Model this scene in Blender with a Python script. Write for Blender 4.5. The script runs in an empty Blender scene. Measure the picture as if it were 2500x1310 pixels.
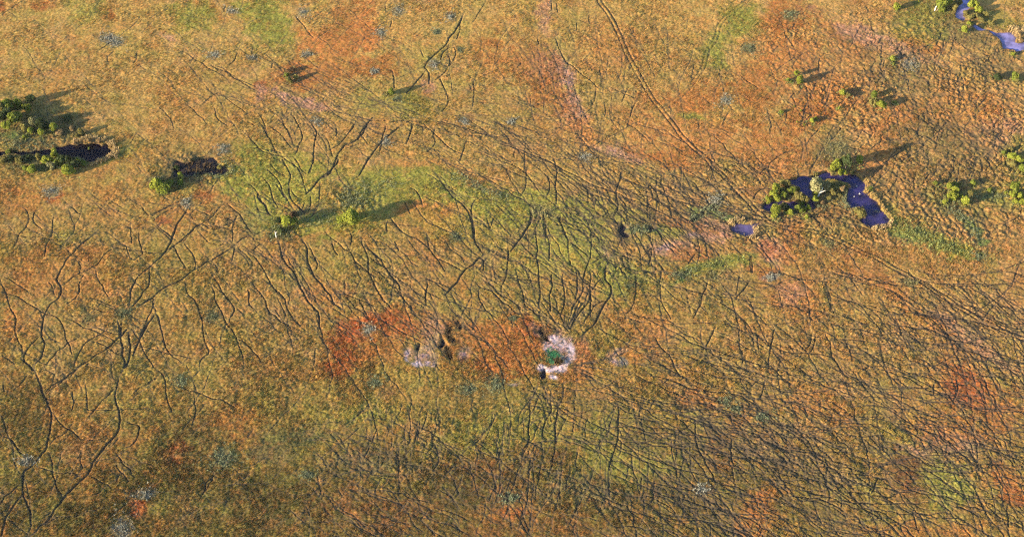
import bpy, math, random
import numpy as np
R = math.radians
random.seed(7)
rng = np.random.default_rng(7)
sc = bpy.context.scene
COL = sc.collection

# ------------------------------------------------------------------ camera, sky, sun, exposure
CAM_H, PITCH, FOCAL = 350.0, R(48.0), 3379.0        # metres, depression, focal length in image pixels
cam_d = bpy.data.cameras.new('camera')
cam = bpy.data.objects.new('camera', cam_d); COL.objects.link(cam)
cam.location = (0, 0, CAM_H)
cam.rotation_euler = (math.pi / 2 - PITCH, 0, 0)
cam_d.sensor_fit = 'HORIZONTAL'
cam_d.angle = 2 * math.atan(1250.0 / FOCAL)
cam_d.clip_start = 1.0; cam_d.clip_end = 30000.0
sc.camera = cam

SUN_EL, SHADOW_AZ = R(14.0), R(27.0)                # shadows run towards +x and a little +y
world = bpy.data.worlds.new('World'); sc.world = world
world.use_nodes = True
wn = world.node_tree
sky = wn.nodes.new('ShaderNodeTexSky'); sky.sky_type = 'NISHITA'; sky.sun_disc = False
sky.sun_elevation = SUN_EL
sky.altitude = 950; sky.air_density = 1.0; sky.dust_density = 1.2; sky.ozone_density = 1.5
bg = wn.nodes['Background']; bg.inputs['Strength'].default_value = 0.10
wn.links.new(sky.outputs['Color'], bg.inputs['Color'])
sx, sy = -math.cos(SHADOW_AZ), -math.sin(SHADOW_AZ)  # horizontal direction towards the sun
sky.sun_rotation = math.atan2(sx, sy)
sun_d = bpy.data.lights.new('sun', 'SUN'); sun_d.energy = 4.6; sun_d.angle = R(0.5)
sun_d.color = (1.0, 0.80, 0.56)
sun = bpy.data.objects.new('sun', sun_d); COL.objects.link(sun)
sun.rotation_euler = (math.pi / 2 - SUN_EL, 0, math.atan2(sx, -sy))
sun.location = (-300, -150, 300)
sc.view_settings.view_transform = 'Standard'; sc.view_settings.look = 'None'
sc.view_settings.gamma = 1.0; sc.view_settings.use_curve_mapping = False
sc.view_settings.exposure = 2.15
sc.render.engine = 'CYCLES'
sc.cycles.use_denoising = False
sc.cycles.max_bounces = 4; sc.cycles.diffuse_bounces = 2; sc.cycles.glossy_bounces = 2
sc.cycles.transmission_bounces = 2; sc.cycles.transparent_max_bounces = 4
sc.cycles.pixel_filter_type = 'BLACKMAN_HARRIS'; sc.cycles.filter_width = 1.3

# ------------------------------------------------------------------ image pixels <-> ground
# The features of the plain are listed in image pixels (u right, v down, 2500 x 1310) and
# laid on the ground plane once, through the fixed camera projection below.
SP, CP = math.sin(PITCH), math.cos(PITCH)
def at(u, v, z=0.0):
    dx = (u - 1250.0) / FOCAL; dy = (655.0 - v) / FOCAL
    t = (CAM_H - z) / (SP - dy * CP)
    return t * dx, t * (CP + dy * SP)
def scale_at(v):                                     # image pixels per metre
    return FOCAL * (SP - (655.0 - v) / FOCAL * CP) / CAM_H
def to_pixels(X, Y):
    d = Y * CP + CAM_H * SP
    return 1250.0 + FOCAL * X / d, 655.0 - FOCAL * (Y * SP - CAM_H * CP) / d
def width_at(Y):
    return 2 * 1250.0 / FOCAL * (Y * CP + CAM_H * SP)

# ------------------------------------------------------------------ noise
def _hash(ix, iy, seed):
    h = (ix.astype(np.int64) * 374761393 + iy.astype(np.int64) * 668265263 + seed * 1442695041) & 0xFFFFFFFF
    h = ((h ^ (h >> 13)) * 1274126177) & 0xFFFFFFFF
    h = ((h ^ (h >> 16)) * 2246822519) & 0xFFFFFFFF
    return ((h ^ (h >> 15)) & 0xFFFFFF).astype(np.float32) / 16777215.0
def vnoise(x, y, seed=0):
    fx = np.floor(x); fy = np.floor(y)
    ix = fx.astype(np.int64); iy = fy.astype(np.int64)
    tx = (x - fx).astype(np.float32); ty = (y - fy).astype(np.float32)
    tx = tx * tx * (3 - 2 * tx); ty = ty * ty * (3 - 2 * ty)
    a = _hash(ix, iy, seed); b = _hash(ix + 1, iy, seed)
    c = _hash(ix, iy + 1, seed); d = _hash(ix + 1, iy + 1, seed)
    a = a + (b - a) * tx; c = c + (d - c) * tx
    return a + (c - a) * ty
def fbm(x, y, scale, octs=3, seed=0, gain=0.5):
    s = 0.0; amp = 1.0; tot = 0.0
    xx, yy = x / scale, y / scale
    for i in range(octs):
        s = s + amp * vnoise(xx + 17.3 * i, yy - 9.1 * i, seed + 31 * i)
        tot += amp; amp *= gain
        xx, yy = (xx * 1.62 + yy * 1.18), (yy * 1.62 - xx * 1.18)
    return s / tot
def sstep(a, b, x):
    t = np.clip((x - a) / (b - a), 0, 1); return t * t * (3 - 2 * t)
def worley(x, y, seed=0, jit=0.9):
    fx = np.floor(x).astype(np.int64); fy = np.floor(y).astype(np.int64)
    d1 = np.full(x.shape, 9.0, np.float32); d2 = np.full(x.shape, 9.0, np.float32)
    for i in (-1, 0, 1):
        for j in (-1, 0, 1):
            cx = fx + i; cy = fy + j
            px = cx + 0.5 + jit * (_hash(cx, cy, seed) - 0.5)
            py = cy + 0.5 + jit * (_hash(cx, cy, seed + 77) - 0.5)
            d = np.sqrt((px - x) ** 2 + (py - y) ** 2).astype(np.float32)
            d2 = np.minimum(d2, np.maximum(d1, d)); d1 = np.minimum(d1, d)
    return d1, d2

GRASS_N = 480000; HAZE_D = 0.000012
# ------------------------------------------------------------------ zoomed image crops in which features were traced
FR = {'R1': (0, 180, 640 / 2466), 'R2': (600, 380, 640 / 2466), 'R3': (1480, 300, 820 / 2500), 'R4': (1860, 0, 640 / 2466),
      'R5': (760, 720, 840 / 2500), 'R6': (2180, 300, 320 / 1164), 'S1': (0, 0, 640 / 2466), 'S2': (620, 0, 640 / 2466),
      'S3': (1240, 0, 640 / 2466), 'S4': (0, 500, 640 / 2096), 'S5': (0, 900, 640 / 2045), 'S6': (640, 960, 640 / 2395),
      'S7': (1240, 900, 640 / 2045), 'S8': (1860, 900, 640 / 2045), 'U1': (300, 480, 640 / 2466), 'U2': (900, 480, 640 / 2466),
      'U3': (1500, 560, 640 / 2329), 'U4': (1860, 560, 640 / 2329), 'U5': (600, 240, 640 / 1491), 'U6': (1180, 240, 640 / 1491),
      'P': (1840, 380, 360 / 1501), 'L': (0, 210, 300 / 1033), 'M': (0, 0, 1.0)}
def fr(k, pts):
    ox, oy, s = FR[k]
    return [(ox + a * s, oy + b * s) for a, b in pts]
def spline(pts, step=6.0):
    p = np.array(pts, float)
    if len(p) < 2: return p
    P = np.vstack([2 * p[0] - p[1], p, 2 * p[-1] - p[-2]])
    out = []
    for i in range(1, len(P) - 2):
        n = max(2, int(np.hypot(*(P[i + 1] - P[i])) / step))
        t = np.linspace(0, 1, n, endpoint=False)[:, None]
        a, b, c, d = P[i - 1], P[i], P[i + 1], P[i + 2]
        out.append(0.5 * (2 * b + (c - a) * t + (2 * a - 5 * b + 4 * c - d) * t ** 2 + (3 * b - a - 3 * c + d) * t ** 3))
    out.append(p[-1:])
    return np.vstack(out)

# ------------------------------------------------------------------ worn animal paths: (half width m, depth, image crop, points)
B, N, F = (.29, 1.0), (.17, .90), (.12, .75)
TRAILS = []
def T(w, key, *lines):
    for l in lines: TRAILS.append((w[0], w[1], key, l))
T(B, 'S4', [(800,190),(760,240),(690,285),(620,350),(560,410),(515,470),(480,520),(462,590),(470,635),(485,660),(480,700),(455,750),(400,800),(370,860),(350,920),(335,990),(335,1050),(350,1110),(345,1180),(310,1250),(265,1300)],
  [(1510,0),(1490,60),(1430,140),(1395,210),(1370,280),(1320,360),(1280,420),(1220,470),(1170,520),(1110,580),(1070,640),(1045,710),(1030,800)],
  [(1205,490),(1195,560),(1185,640),(1150,700),(1100,760),(1050,820)],
  [(940,900),(945,960),(965,1040),(975,1120),(985,1200),(1000,1300)], [(1030,1020),(1030,1090),(1040,1160),(1030,1230),(1005,1300)],
  [(175,1220),(205,1255),(240,1290),(262,1325)], [(1240,850),(1210,920),(1170,980),(1120,1060),(1100,1130),(1070,1200)],
  [(1880,320),(1720,430),(1560,520),(1430,610),(1330,650),(1240,720),(1150,790),(1080,830)],
  [(1055,970),(960,1050),(860,1150),(740,1220),(640,1290),(600,1320)])
T(N, 'S4', [(490,650),(560,600),(640,550),(720,510),(780,470),(815,420),(860,380),(940,340)], [(660,590),(635,640),(635,700),(600,745),(540,790)],
  [(690,550),(660,590)], [(1930,90),(1720,200),(1600,150),(1520,220),(1440,290),(1330,370),(1300,400)], [(1390,310),(1420,410),(1460,470),(1490,500)],
  [(1460,295),(1510,350),(1550,410),(1560,470),(1555,510)], [(1480,600),(1480,660),(1520,720),(1560,790),(1600,870),(1615,950),(1625,1040),(1655,1130),(1665,1190),(1610,1240),(1590,1310)],
  [(1680,520),(1720,600),(1780,680),(1830,760),(1870,820),(1850,880),(1830,950)], [(1690,600),(1710,700),(1740,790),(1780,880),(1830,960),(1890,1060),(1910,1130),(1945,1220),(1950,1310)],
  [(1890,1060),(1980,1130),(2050,1190),(2090,1260)], [(1240,720),(1220,800),(1245,850)], [(1240,850),(1280,960),(1310,1060),(1350,1180),(1450,1260)],
  [(985,920),(975,1000),(970,1050)], [(1050,960),(1080,1030),(1120,1080),(1160,1180),(1230,1300)],
  [(370,850),(450,900),(500,960),(520,1040),(540,1100),(590,1220)], [(900,980),(790,1040),(700,1100),(640,1170),(610,1230),(590,1290)],
  [(650,1030),(560,1100),(480,1160),(430,1210),(380,1280)], [(335,1040),(270,1100),(220,1160),(195,1220),(210,1270)],
  [(0,560),(20,640),(50,720),(75,800),(110,860),(130,920),(125,1000),(155,1080),(175,1150),(175,1220)], [(0,700),(100,720),(190,760),(250,800),(330,850),(400,890)],
  [(1040,150),(1045,240),(1050,310)], [(1120,200),(1110,280),(1140,360),(1140,400),(1080,440)], [(430,70),(420,150),(405,250),(370,330),(350,420)])
T(F, 'S4', [(500,900),(600,940),(700,990),(800,1030),(900,1085),(970,1110)], [(740,970),(850,1010),(950,1050)], [(720,1080),(840,1130),(960,1200)],
  [(20,570),(120,620),(210,680),(235,710)], [(170,0),(225,60),(235,130),(160,230),(130,310),(100,400)], [(570,0),(610,50),(640,75)],
  [(60,230),(200,250),(340,260),(460,280),(560,300)], [(380,600),(420,660),(440,720)], [(610,430),(640,490),(635,540)], [(1120,0),(1190,90)], [(1190,100),(1300,40),(1400,0)],
  [(1250,160),(1340,230),(1400,280)], [(950,830),(850,790),(740,740)], [(940,850),(820,850),(700,800)], [(1000,290),(1040,420),(1080,440)], [(760,500),(800,620),(880,760)],
  [(1040,1110),(1200,1150),(1330,1180),(1480,1210),(1590,1240)], [(870,330),(1000,350),(1180,380),(1290,390)], [(340,20),(280,60),(270,130),(340,200)], [(0,1190),(60,1230),(120,1280)])
T(B, 'S5', [(258,-8),(290,80),(320,170),(360,240),(400,310),(410,370),(395,460),(380,540),(350,630),(310,700),(250,750),(195,790),(175,870),(185,980),(215,1050),(235,1130),(245,1220),(215,1320)],
  [(970,0),(930,70),(915,150),(905,240),(925,320),(930,430),(920,480),(880,540),(830,590),(790,640),(740,710),(700,790),(670,840),(620,880),(550,950),(490,1020),(430,1090),(380,1160),(310,1230),(220,1310)],
  [(180,980),(110,1060),(50,1140),(30,1230),(10,1320)])
T(N, 'S5', [(170,890),(110,930),(50,990),(0,1070)], [(410,340),(470,410),(540,470),(610,530),(680,550),(780,560),(830,580)], [(905,140),(840,210),(770,290),(690,370)],
  [(600,10),(540,50),(450,110),(390,150),(340,195)], [(640,-20),(500,90),(410,150),(350,205)], [(950,400),(1010,420),(1080,440),(1080,500),(1060,560),(990,610)],
  [(1240,60),(1160,120),(1090,150),(1040,190)], [(1220,0),(1280,90),(1300,190),(1330,300),(1345,340)], [(1380,130),(1470,160),(1560,190),(1650,230),(1740,250),(1830,300)],
  [(690,830),(760,860),(830,900),(860,930)], [(890,650),(940,720),(1010,790),(1060,850)], [(0,340),(30,440),(80,540),(130,620),(190,670)], [(1000,1040),(920,1110),(840,1170)],
  [(380,640),(400,720),(415,800),(440,900),(490,1000)], [(1690,810),(1610,880),(1600,950),(1570,990)])
T(F, 'S5', [(900,720),(940,800),(1000,880)], [(580,420),(510,490),(440,540),(390,590)], [(280,760),(370,790),(480,810),(560,810),(650,840)], [(850,1080),(700,1110),(600,1140),(450,1160),(330,1220)],
  [(1680,830),(1620,920)], [(575,150),(575,250),(560,320)], [(660,90),(680,230),(700,320),(760,320),(950,320),(1120,310),(1200,330)], [(640,650),(630,720),(650,770)], [(0,520),(90,560),(170,640)],
  [(20,100),(40,170)], [(220,30),(170,110),(120,160)], [(930,810),(905,880)], [(1520,200),(1520,330),(1510,440)])
T(F, 'U1', [(660,100),(760,160),(870,180),(970,210),(1060,230)], [(740,250),(860,280),(960,290),(1100,310),(1200,330)], [(680,300),(770,390),(820,440),(900,450),(1000,440)],
  [(1060,460),(1150,540),(1210,610),(1220,660)], [(300,280),(390,350),(460,420)], [(1060,1030),(1120,1100)], [(80,1200),(120,1300)], [(1560,660),(1680,660),(1760,680)],
  [(1960,920),(2100,920),(2250,980),(2400,1040)], [(1250,80),(1290,130),(1390,180)], [(1045,450),(1045,540),(1030,610)], [(600,0),(480,70),(330,140),(240,180)], [(520,70),(400,150),(300,210)])
T(N, 'U1', [(930,80),(840,190),(740,250),(640,340),(550,420),(470,480),(380,550)], [(960,50),(1030,110),(1090,150),(1140,230),(1190,310),(1230,360)], [(1090,150),(1060,220),(1035,320),(1025,420)],
  [(1150,480),(1230,570),(1290,640),(1330,700),(1380,770),(1430,850),(1490,910),(1530,1000),(1560,1090),(1600,1160),(1650,1190),(1740,1200)], [(1340,420),(1210,510)], [(1060,450),(1130,390),(1240,350),(1340,320)],
  [(1890,300),(1960,380),(2050,450),(2140,530),(2200,620),(2290,680),(2370,760)], [(1960,400),(1980,490),(2020,550)], [(2240,340),(2240,420),(2280,500),(2310,570),(2300,650),(2330,740),(2370,830),(2420,930),(2466,1000)],
  [(2280,460),(2350,520),(2410,570),(2466,610)], [(2310,570),(2390,620),(2466,640)], [(2120,310),(2150,380),(2140,450)], [(1160,850),(1190,980),(1220,1050)],
  [(1200,800),(1270,900),(1330,980),(1360,1060),(1420,1120),(1500,1180),(1570,1240),(1580,1310)], [(1730,430),(1790,530),(1830,630),(1830,680)], [(310,1080),(350,1190),(370,1310)],
  [(2010,850),(2100,920),(2200,960),(2260,1060),(2300,1140)], [(300,960),(290,1040),(240,1140),(200,1230),(170,1310)])
T(B, 'U1', [(1450,400),(1480,470),(1500,580),(1560,650),(1610,700),(1650,790),(1690,890),(1740,970),(1800,1040),(1840,1090),(1850,1160),(1870,1280)],
  [(1660,370),(1710,440),(1740,530),(1750,620),(1780,700),(1820,770),(1890,850),(1950,930),(2000,1010),(2060,1060)])
T(B, 'R2', [(880,0),(850,80),(790,160),(730,200),(680,240),(640,300),(580,350)], [(400,270),(420,370),(450,430),(510,490),(560,540)], [(100,330),(130,420),(180,480),(230,550)])
T(N, 'R2', [(180,110),(240,180),(320,260),(350,350),(370,390)], [(330,10),(380,110),(420,200),(400,270)], [(420,50),(500,130),(530,200),(540,260),(570,350)], [(430,0),(480,60),(530,130),(560,170)], [(640,0),(620,90),(600,160)],
  [(710,240),(700,340),(690,440)], [(590,350),(610,440),(600,530)], [(0,250),(70,290),(110,350),(150,440)], [(1060,210),(1080,160),(1130,80),(1160,0)], [(270,250),(330,320),(370,390)], [(220,60),(300,150),(360,180)],
  [(150,200),(230,300),(250,400),(300,490)], [(1790,180),(1900,330),(1940,380),(2020,440),(2090,520),(2120,600),(2140,700),(2160,800),(2200,880),(2230,920)], [(1660,480),(1620,340),(1560,300)], [(540,420),(470,380),(420,320)])
T(B, 'U2', [(1530,130),(1525,240),(1470,330),(1420,410),(1370,470),(1330,520)], [(2280,600),(2220,700),(2240,790),(2280,880),(2270,950),(2220,1020),(2170,1120),(2120,1200),(2040,1270),(1990,1310)],
  [(1080,550),(1000,620),(930,670),(880,730),(830,800),(770,870),(720,920)], [(1010,30),(970,110),(970,200),(990,330),(1005,430),(1050,510),(1080,545)])
T(N, 'U2', [(870,60),(940,150),(970,200)], [(1080,560),(1070,680)], [(1300,440),(1310,560),(1300,690),(1290,780),(1250,860),(1255,910)], [(1540,240),(1580,330),(1585,480),(1590,650),(1610,790),(1610,930),(1600,1050)],
  [(1660,240),(1680,350),(1700,440),(1695,600)], [(1750,150),(1790,240),(1840,340),(1880,430),(1890,560)], [(2070,260),(2090,360),(2095,500),(2090,580),(2040,690),(2020,800),(2010,900),(1950,980),(1910,1060),(1890,1130)],
  [(2200,760),(2140,830),(2080,910),(2070,980),(1990,1080),(1900,1240)], [(1830,700),(1830,800),(1850,900),(1840,990),(1810,1080),(1800,1130)], [(1720,700),(1720,850),(1700,950),(1710,1080)], [(1950,680),(1960,790),(1965,900)],
  [(2090,700),(2085,850),(2080,1000),(2090,1140)], [(1000,780),(1050,850),(1140,890),(1210,940),(1290,1000),(1360,1060),(1420,1110)], [(1050,770),(1140,820),(1240,910),(1330,960),(1420,1040),(1440,1080)],
  [(1040,850),(1040,950),(1080,1020),(1130,1090),(1200,1140)], [(1380,650),(1400,750),(1430,860),(1460,960),(1480,1030),(1540,1070),(1610,1120),(1690,1150)], [(0,490),(110,580),(170,680),(230,760),(280,820),(310,920),(360,990),(410,1060)],
  [(30,800),(90,910),(160,990),(210,1060)], [(440,380),(560,480),(640,570),(740,620),(830,670),(880,700)], [(540,350),(560,430),(600,520),(660,610),(720,700)], [(200,170),(250,250),(320,330),(440,390)],
  [(560,780),(540,900),(550,1020)], [(1190,180),(1150,290)], [(1110,180),(1140,290)], [(2010,1200),(2150,1010),(2260,960)], [(1620,100),(1660,240)], [(1880,560),(1900,640)], [(2090,580),(2000,500),(1900,430)])
T(F, 'U2', [(0,570),(100,600)], [(240,400),(280,510)], [(390,20),(560,240),(660,280),(720,320),(800,340)], [(770,880),(830,980),(900,1080)], [(520,760),(620,800),(720,890)], [(0,480),(140,490),(340,470)], [(80,250),(250,250),(440,280)],
  [(1240,400),(1380,400)], [(1180,730),(1330,760),(1500,780),(1640,800)], [(1380,540),(1530,570),(1700,650)], [(1700,1150),(1800,1190),(1880,1260)], [(320,30),(390,160)], [(180,200),(180,340)])
T(N, 'U5', [(70,130),(110,190),(150,260),(190,320),(240,360),(300,400),(340,440)], [(250,80),(300,150),(320,220),(300,280),(280,320)], [(370,120),(400,200),(390,280),(385,350),(370,420)], [(650,110),(600,170),(570,220),(540,260),(470,300)],
  [(800,140),(780,210),(770,280),(760,320)], [(940,130),(940,200),(915,260)], [(530,80),(640,105),(740,125),(900,130),(1040,130),(1140,140),(1250,175),(1400,210),(1491,215)], [(860,110),(960,150),(1040,175),(1100,230),(1170,285),(1260,330)],
  [(1080,160),(1070,210),(1080,260),(1030,310)], [(1000,135),(1080,210)], [(1270,220),(1240,290),(1220,350)], [(0,200),(60,270),(120,310),(220,330)], [(510,150),(520,190),(510,215)])
T(F, 'U5', [(1090,200),(1250,210),(1491,220)], [(0,280),(130,290),(200,310)], [(1260,120),(1350,180)], [(180,80),(240,190),(270,260)], [(120,150),(200,210),(260,280)], [(640,180),(690,260)], [(440,210),(480,270),(500,330)], [(560,290),(660,250)])
T(B, 'U5', [(740,100),(700,140),(660,200),(620,240),(560,270),(530,310),(510,370),(480,410),(420,450)], [(900,140),(830,200),(780,240),(740,290),(700,350),(670,400),(650,430)])
T(B, 'S2', [(1980,110),(1960,180),(1930,250),(1870,310),(1830,390),(1780,450),(1700,520),(1640,580),(1615,630),(1640,690),(1650,790)], [(1610,670),(1550,740),(1510,800),(1440,880)])
T(N, 'S2', [(1860,420),(1900,480),(1890,550),(1830,630),(1780,690),(1710,750)], [(1800,500),(1840,560),(1840,610)], [(1740,690),(1770,770),(1810,860),(1825,950),(1800,1010),(1760,1050)], [(1290,640),(1310,720),(1330,830)],
  [(2060,740),(2065,850),(2055,1000)], [(380,140),(440,210),(500,290),(560,360)], [(1140,1080),(1060,1170),(970,1290)], [(960,1160),(870,1290)], [(1750,590),(1790,500),(1850,450)], [(1960,150),(1930,300),(1910,370)])
T(F, 'S2', [(1290,190),(1210,230),(1170,260)], [(1230,30),(1250,110)], [(1400,1180),(1310,1250),(1240,1310)], [(1490,1160),(1460,1280)], [(2180,0),(2120,120),(2060,210)], [(180,560),(170,640)], [(1530,280),(1540,350)], [(1560,450),(1600,540)],
  [(30,1040),(80,1150),(130,1290)], [(220,1100),(300,1200),(340,1300)], [(1270,290),(1290,200)])
T(F, 'S1', [(1020,620),(1020,530),(1070,480)], [(2130,30),(2110,110)], [(1720,480),(1850,570),(1960,640),(2050,690),(2110,730)], [(1960,600),(2140,690),(2300,770),(2440,830)], [(1970,610),(2100,640),(2250,760),(2400,850)],
  [(1880,1000),(2000,900),(2080,860)], [(1480,990),(1590,1100),(1640,1200)], [(2010,990),(2040,1110),(2130,1180)], [(2240,470),(2210,570),(2160,610)], [(1290,470),(1290,560),(1260,600)], [(2100,900),(2200,980),(2300,1050)],
  [(1720,960),(1850,1060),(1950,1160)], [(1060,300),(1030,400),(940,470)], [(2380,420),(2370,520),(2460,490)], [(0,160),(110,80),(220,10)])
T(N, 'S3', [(400,330),(460,390),(490,490),(540,580),(620,640),(700,710),(790,760),(830,820),(870,840)], [(830,830),(820,920),(790,980)], [(1210,940),(1170,1040),(1160,1090)])
T(F, 'S3', [(760,110),(770,230),(850,200)], [(1140,800),(1110,880),(1080,960)], [(930,800),(1030,860),(1130,900),(1210,930)], [(640,180),(640,280)], [(410,0),(410,90)], [(460,0),(460,120)], [(150,560),(90,640)], [(270,340),(290,420)], [(2160,690),(2240,760),(2360,830)])
T(N, 'R3', [(100,340),(110,400),(80,500),(70,600)], [(310,430),(370,520),(400,590)], [(1100,600),(1110,540),(1160,490),(1210,480)], [(1200,400),(1210,310),(1300,240),(1420,190)], [(1080,960),(1080,1060),(1090,1110)], [(1260,745),(1400,728),(1500,700),(1570,660)])
T(F, 'R3', [(1230,300),(1150,380)], [(1270,770),(1420,745),(1530,690)], [(1760,20),(1680,120)], [(140,180),(350,150)], [(1000,1120),(960,1280)], [(430,1060),(400,1200)], [(400,340),(440,520),(520,660)])
T(N, 'U6', [(770,390),(780,440),(760,530),(765,620),(740,690)], [(930,460),(960,540),(1000,600)], [(380,320),(420,400),(410,500),(420,600)], [(340,420),(380,480),(360,560)], [(265,620),(270,690),(220,780)], [(430,660),(470,790)],
  [(0,230),(130,270),(250,310),(360,350),(450,400),(560,460),(640,500),(740,530),(830,570),(950,620),(1080,680),(1180,700)], [(180,280),(180,340)], [(590,480),(595,600)])
T(N, 'S7', [(430,120),(425,240),(390,300),(375,450),(370,600),(350,720),(320,860)], [(180,240),(170,380),(165,540),(110,640)], [(340,200),(330,330),(290,400),(275,540)], [(860,240),(860,380),(860,530),(850,600),(800,720),(800,810)],
  [(1460,380),(1470,520),(1480,620),(1540,720),(1590,800),(1610,880),(1590,940)], [(1740,520),(1745,640),(1745,720),(1790,770),(1880,820)], [(2020,60),(1990,160),(1970,240)],
  [(940,20),(1060,80),(1200,140),(1330,200),(1440,250)], [(1050,10),(1180,60),(1300,100),(1400,140),(1530,170),(1680,180),(1800,210),(1900,260),(2045,310)])
T(F, 'S7', [(860,450),(900,530)], [(1600,1000),(1660,1110)], [(1540,40),(1700,70),(1900,75)], [(1040,700),(1160,750),(1300,800)], [(520,150),(540,220)], [(1040,820),(1045,930)], [(600,880),(750,930),(860,980)], [(500,1050),(440,1130)], [(1050,980),(1200,1040),(1280,1090)],
  [(860,560),(1080,580),(1250,600),(1430,570)], [(520,400),(510,500)])
T(N, 'S8', [(1190,1080),(1190,1150),(1220,1280)], [(990,850),(900,860),(880,920),(860,970)], [(1100,960),(1000,1000),(860,990)], [(200,1000),(400,1005),(520,1040),(640,1110)], [(1915,1050),(1915,1150),(1925,1230)], [(650,960),(760,970),(830,970)], [(1350,100),(1340,200)], [(1520,60),(1530,170),(1480,250)])
T(N, 'U4', [(560,900),(600,1000),(610,1090),(660,1180),(740,1280)], [(740,940),(770,1060),(800,1170)], [(1140,790),(1220,840),(1340,860),(1480,880),(1580,930),(1680,970),(1800,990),(1900,1010)], [(840,1240),(980,1220),(1100,1215)],
  [(640,360),(800,390),(960,430),(1090,470),(1200,490)], [(480,930),(470,1020),(440,1080)], [(450,930),(440,1010),(390,1050)])
T(N, 'U3', [(1450,860),(1410,960),(1390,1060),(1375,1180),(1360,1260)], [(900,870),(850,960),(810,1060)], [(830,450),(790,570),(760,680),(700,790)], [(1215,200),(1215,290),(1220,380)], [(1215,430),(1150,530),(1080,620)], [(410,450),(405,590),(440,680),(500,790)],
  [(200,400),(200,520),(190,620),(160,690),(100,740)], [(330,920),(410,1040),(480,1120),(540,1220),(590,1310)], [(240,260),(330,170),(310,320)], [(640,330),(720,230),(780,230)])
# tracts where the paths run side by side: u0 v0 u1 v1 count bearing spread shortest longest half depth
FLOWS = [
 (1500, 640, 2480, 1300, 170, 22, 9, 90, 330, .25, .74), (1650, 640, 2480, 1290, 75, 58, 9, 60, 200, .24, .70), (1500, 850, 2500, 1200, 70, 10, 7, 80, 260, .22, .64),
 (1000, 280, 1800, 520, 85, 27, 7, 100, 330, .23, .66), (1350, 420, 1700, 540, 30, 33, 7, 80, 240, .27, .78), (1250, 380, 1750, 560, 40, 68, 16, 40, 110, .22, .68),
 (880, 520, 1500, 780, 45, 44, 9, 60, 220, .22, .62), (600, 560, 1000, 780, 26, 52, 9, 60, 220, .22, .62), (900, 520, 1500, 700, 26, 12, 9, 60, 200, .20, .52),
 (1200, 960, 1700, 1200, 45, 96, 10, 40, 150, .21, .62), (1250, 930, 1900, 1080, 45, 16, 8, 70, 260, .22, .70), (880, 960, 1250, 1090, 26, 98, 10, 35, 110, .21, .6),
 (0, 0, 900, 360, 60, 36, 8, 60, 220, .19, .46), (0, 0, 900, 380, 45, -42, 10, 50, 150, .19, .44), (500, 120, 800, 260, 24, 33, 4, 80, 200, .19, .55), (820, 210, 1250, 320, 26, 17, 8, 80, 220, .19, .5),
 (900, 0, 1500, 320, 45, 55, 30, 40, 140, .19, .44), (1250, 20, 1800, 330, 55, 75, 22, 40, 120, .20, .5), (0, 500, 700, 900, 40, 40, 12, 50, 180, .20, .5), (0, 500, 700, 1300, 40, -42, 12, 50, 180, .20, .5),
 (0, 380, 600, 560, 26, 42, 10, 40, 140, .20, .5), (700, 1020, 1300, 1310, 60, 28, 14, 50, 170, .21, .6), (700, 1040, 1350, 1310, 35, -50, 16, 30, 100, .21, .6), (250, 1100, 1000, 1310, 20, 20, 40, 40, 110, .2, .45),
 (1880, 120, 2480, 560, 60, -60, 18, 30, 110, .24, .62), (1850, 0, 2480, 560, 50, 50, 22, 30, 110, .23, .6), (1350, 1050, 2000, 1310, 60, 30, 10, 60, 220, .22, .62), (2150, 640, 2500, 820, 40, 32, 8, 60, 180, .23, .7),
 (-250, 400, 0, 1300, 40, 40, 30, 60, 200, .2, .5), (2500, 300, 2760, 1300, 60, 28, 14, 60, 240, .23, .65)]
# places where paths meet: u v count shortest longest half depth from to
HUBS = [(1380, 815, 20, 70, 190, .23, .8, -150, -35), (1390, 890, 16, 80, 230, .22, .7, -10, 60), (1560, 860, 16, 60, 200, .21, .66, -40, 60), (1150, 815, 8, 50, 130, .2, .6, -150, -60), (1330, 520, 14, 40, 130, .24, .75, 20, 150),
        (1200, 620, 10, 40, 110, .21, .6, 0, 360), (305, 765, 10, 50, 120, .22, .6, 0, 360), (575, 597, 10, 50, 130, .21, .55, 0, 360), (1500, 620, 9, 40, 120, .24, .7, 0, 360), (740, 545, 14, 60, 170, .23, .7, -150, -40), (690, 590, 10, 60, 170, .22, .6, 30, 120),
        (1320, 930, 12, 60, 180, .2, .6, 50, 130), (720, 265, 8, 40, 120, .19, .5, 40, 140), (280, 1120, 6, 40, 90, .2, .5, 20, 70)]
ROAD_A = [(850,-20),(880,40),(950,130),(1010,240),(1060,350),(1100,450),(1140,540),(1190,630),(1250,740),(1310,840),(1370,940),(1440,1020),(1510,1110),(1590,1210)]
ROAD_B = [(560,95),(660,190),(740,260),(820,350),(910,430),(990,510),(1070,600),(1140,670),(1200,720),(1290,765),(1400,785),(1530,800)]
ROAD_C = [(480,20),(600,60),(760,130),(900,200),(1050,260),(1180,340),(1300,400),(1450,480),(1600,580),(1750,680),(1900,770),(2050,850),(2200,920),(2329,970),(2600,1090)]
ROAD_D = [(2320,-50),(2250,10),(2150,90),(2050,170),(1985,250),(1975,320),(1940,400),(1880,480),(1860,560),(1830,650),(1770,740),(1690,850),(1600,930),(1500,1010)]
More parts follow.
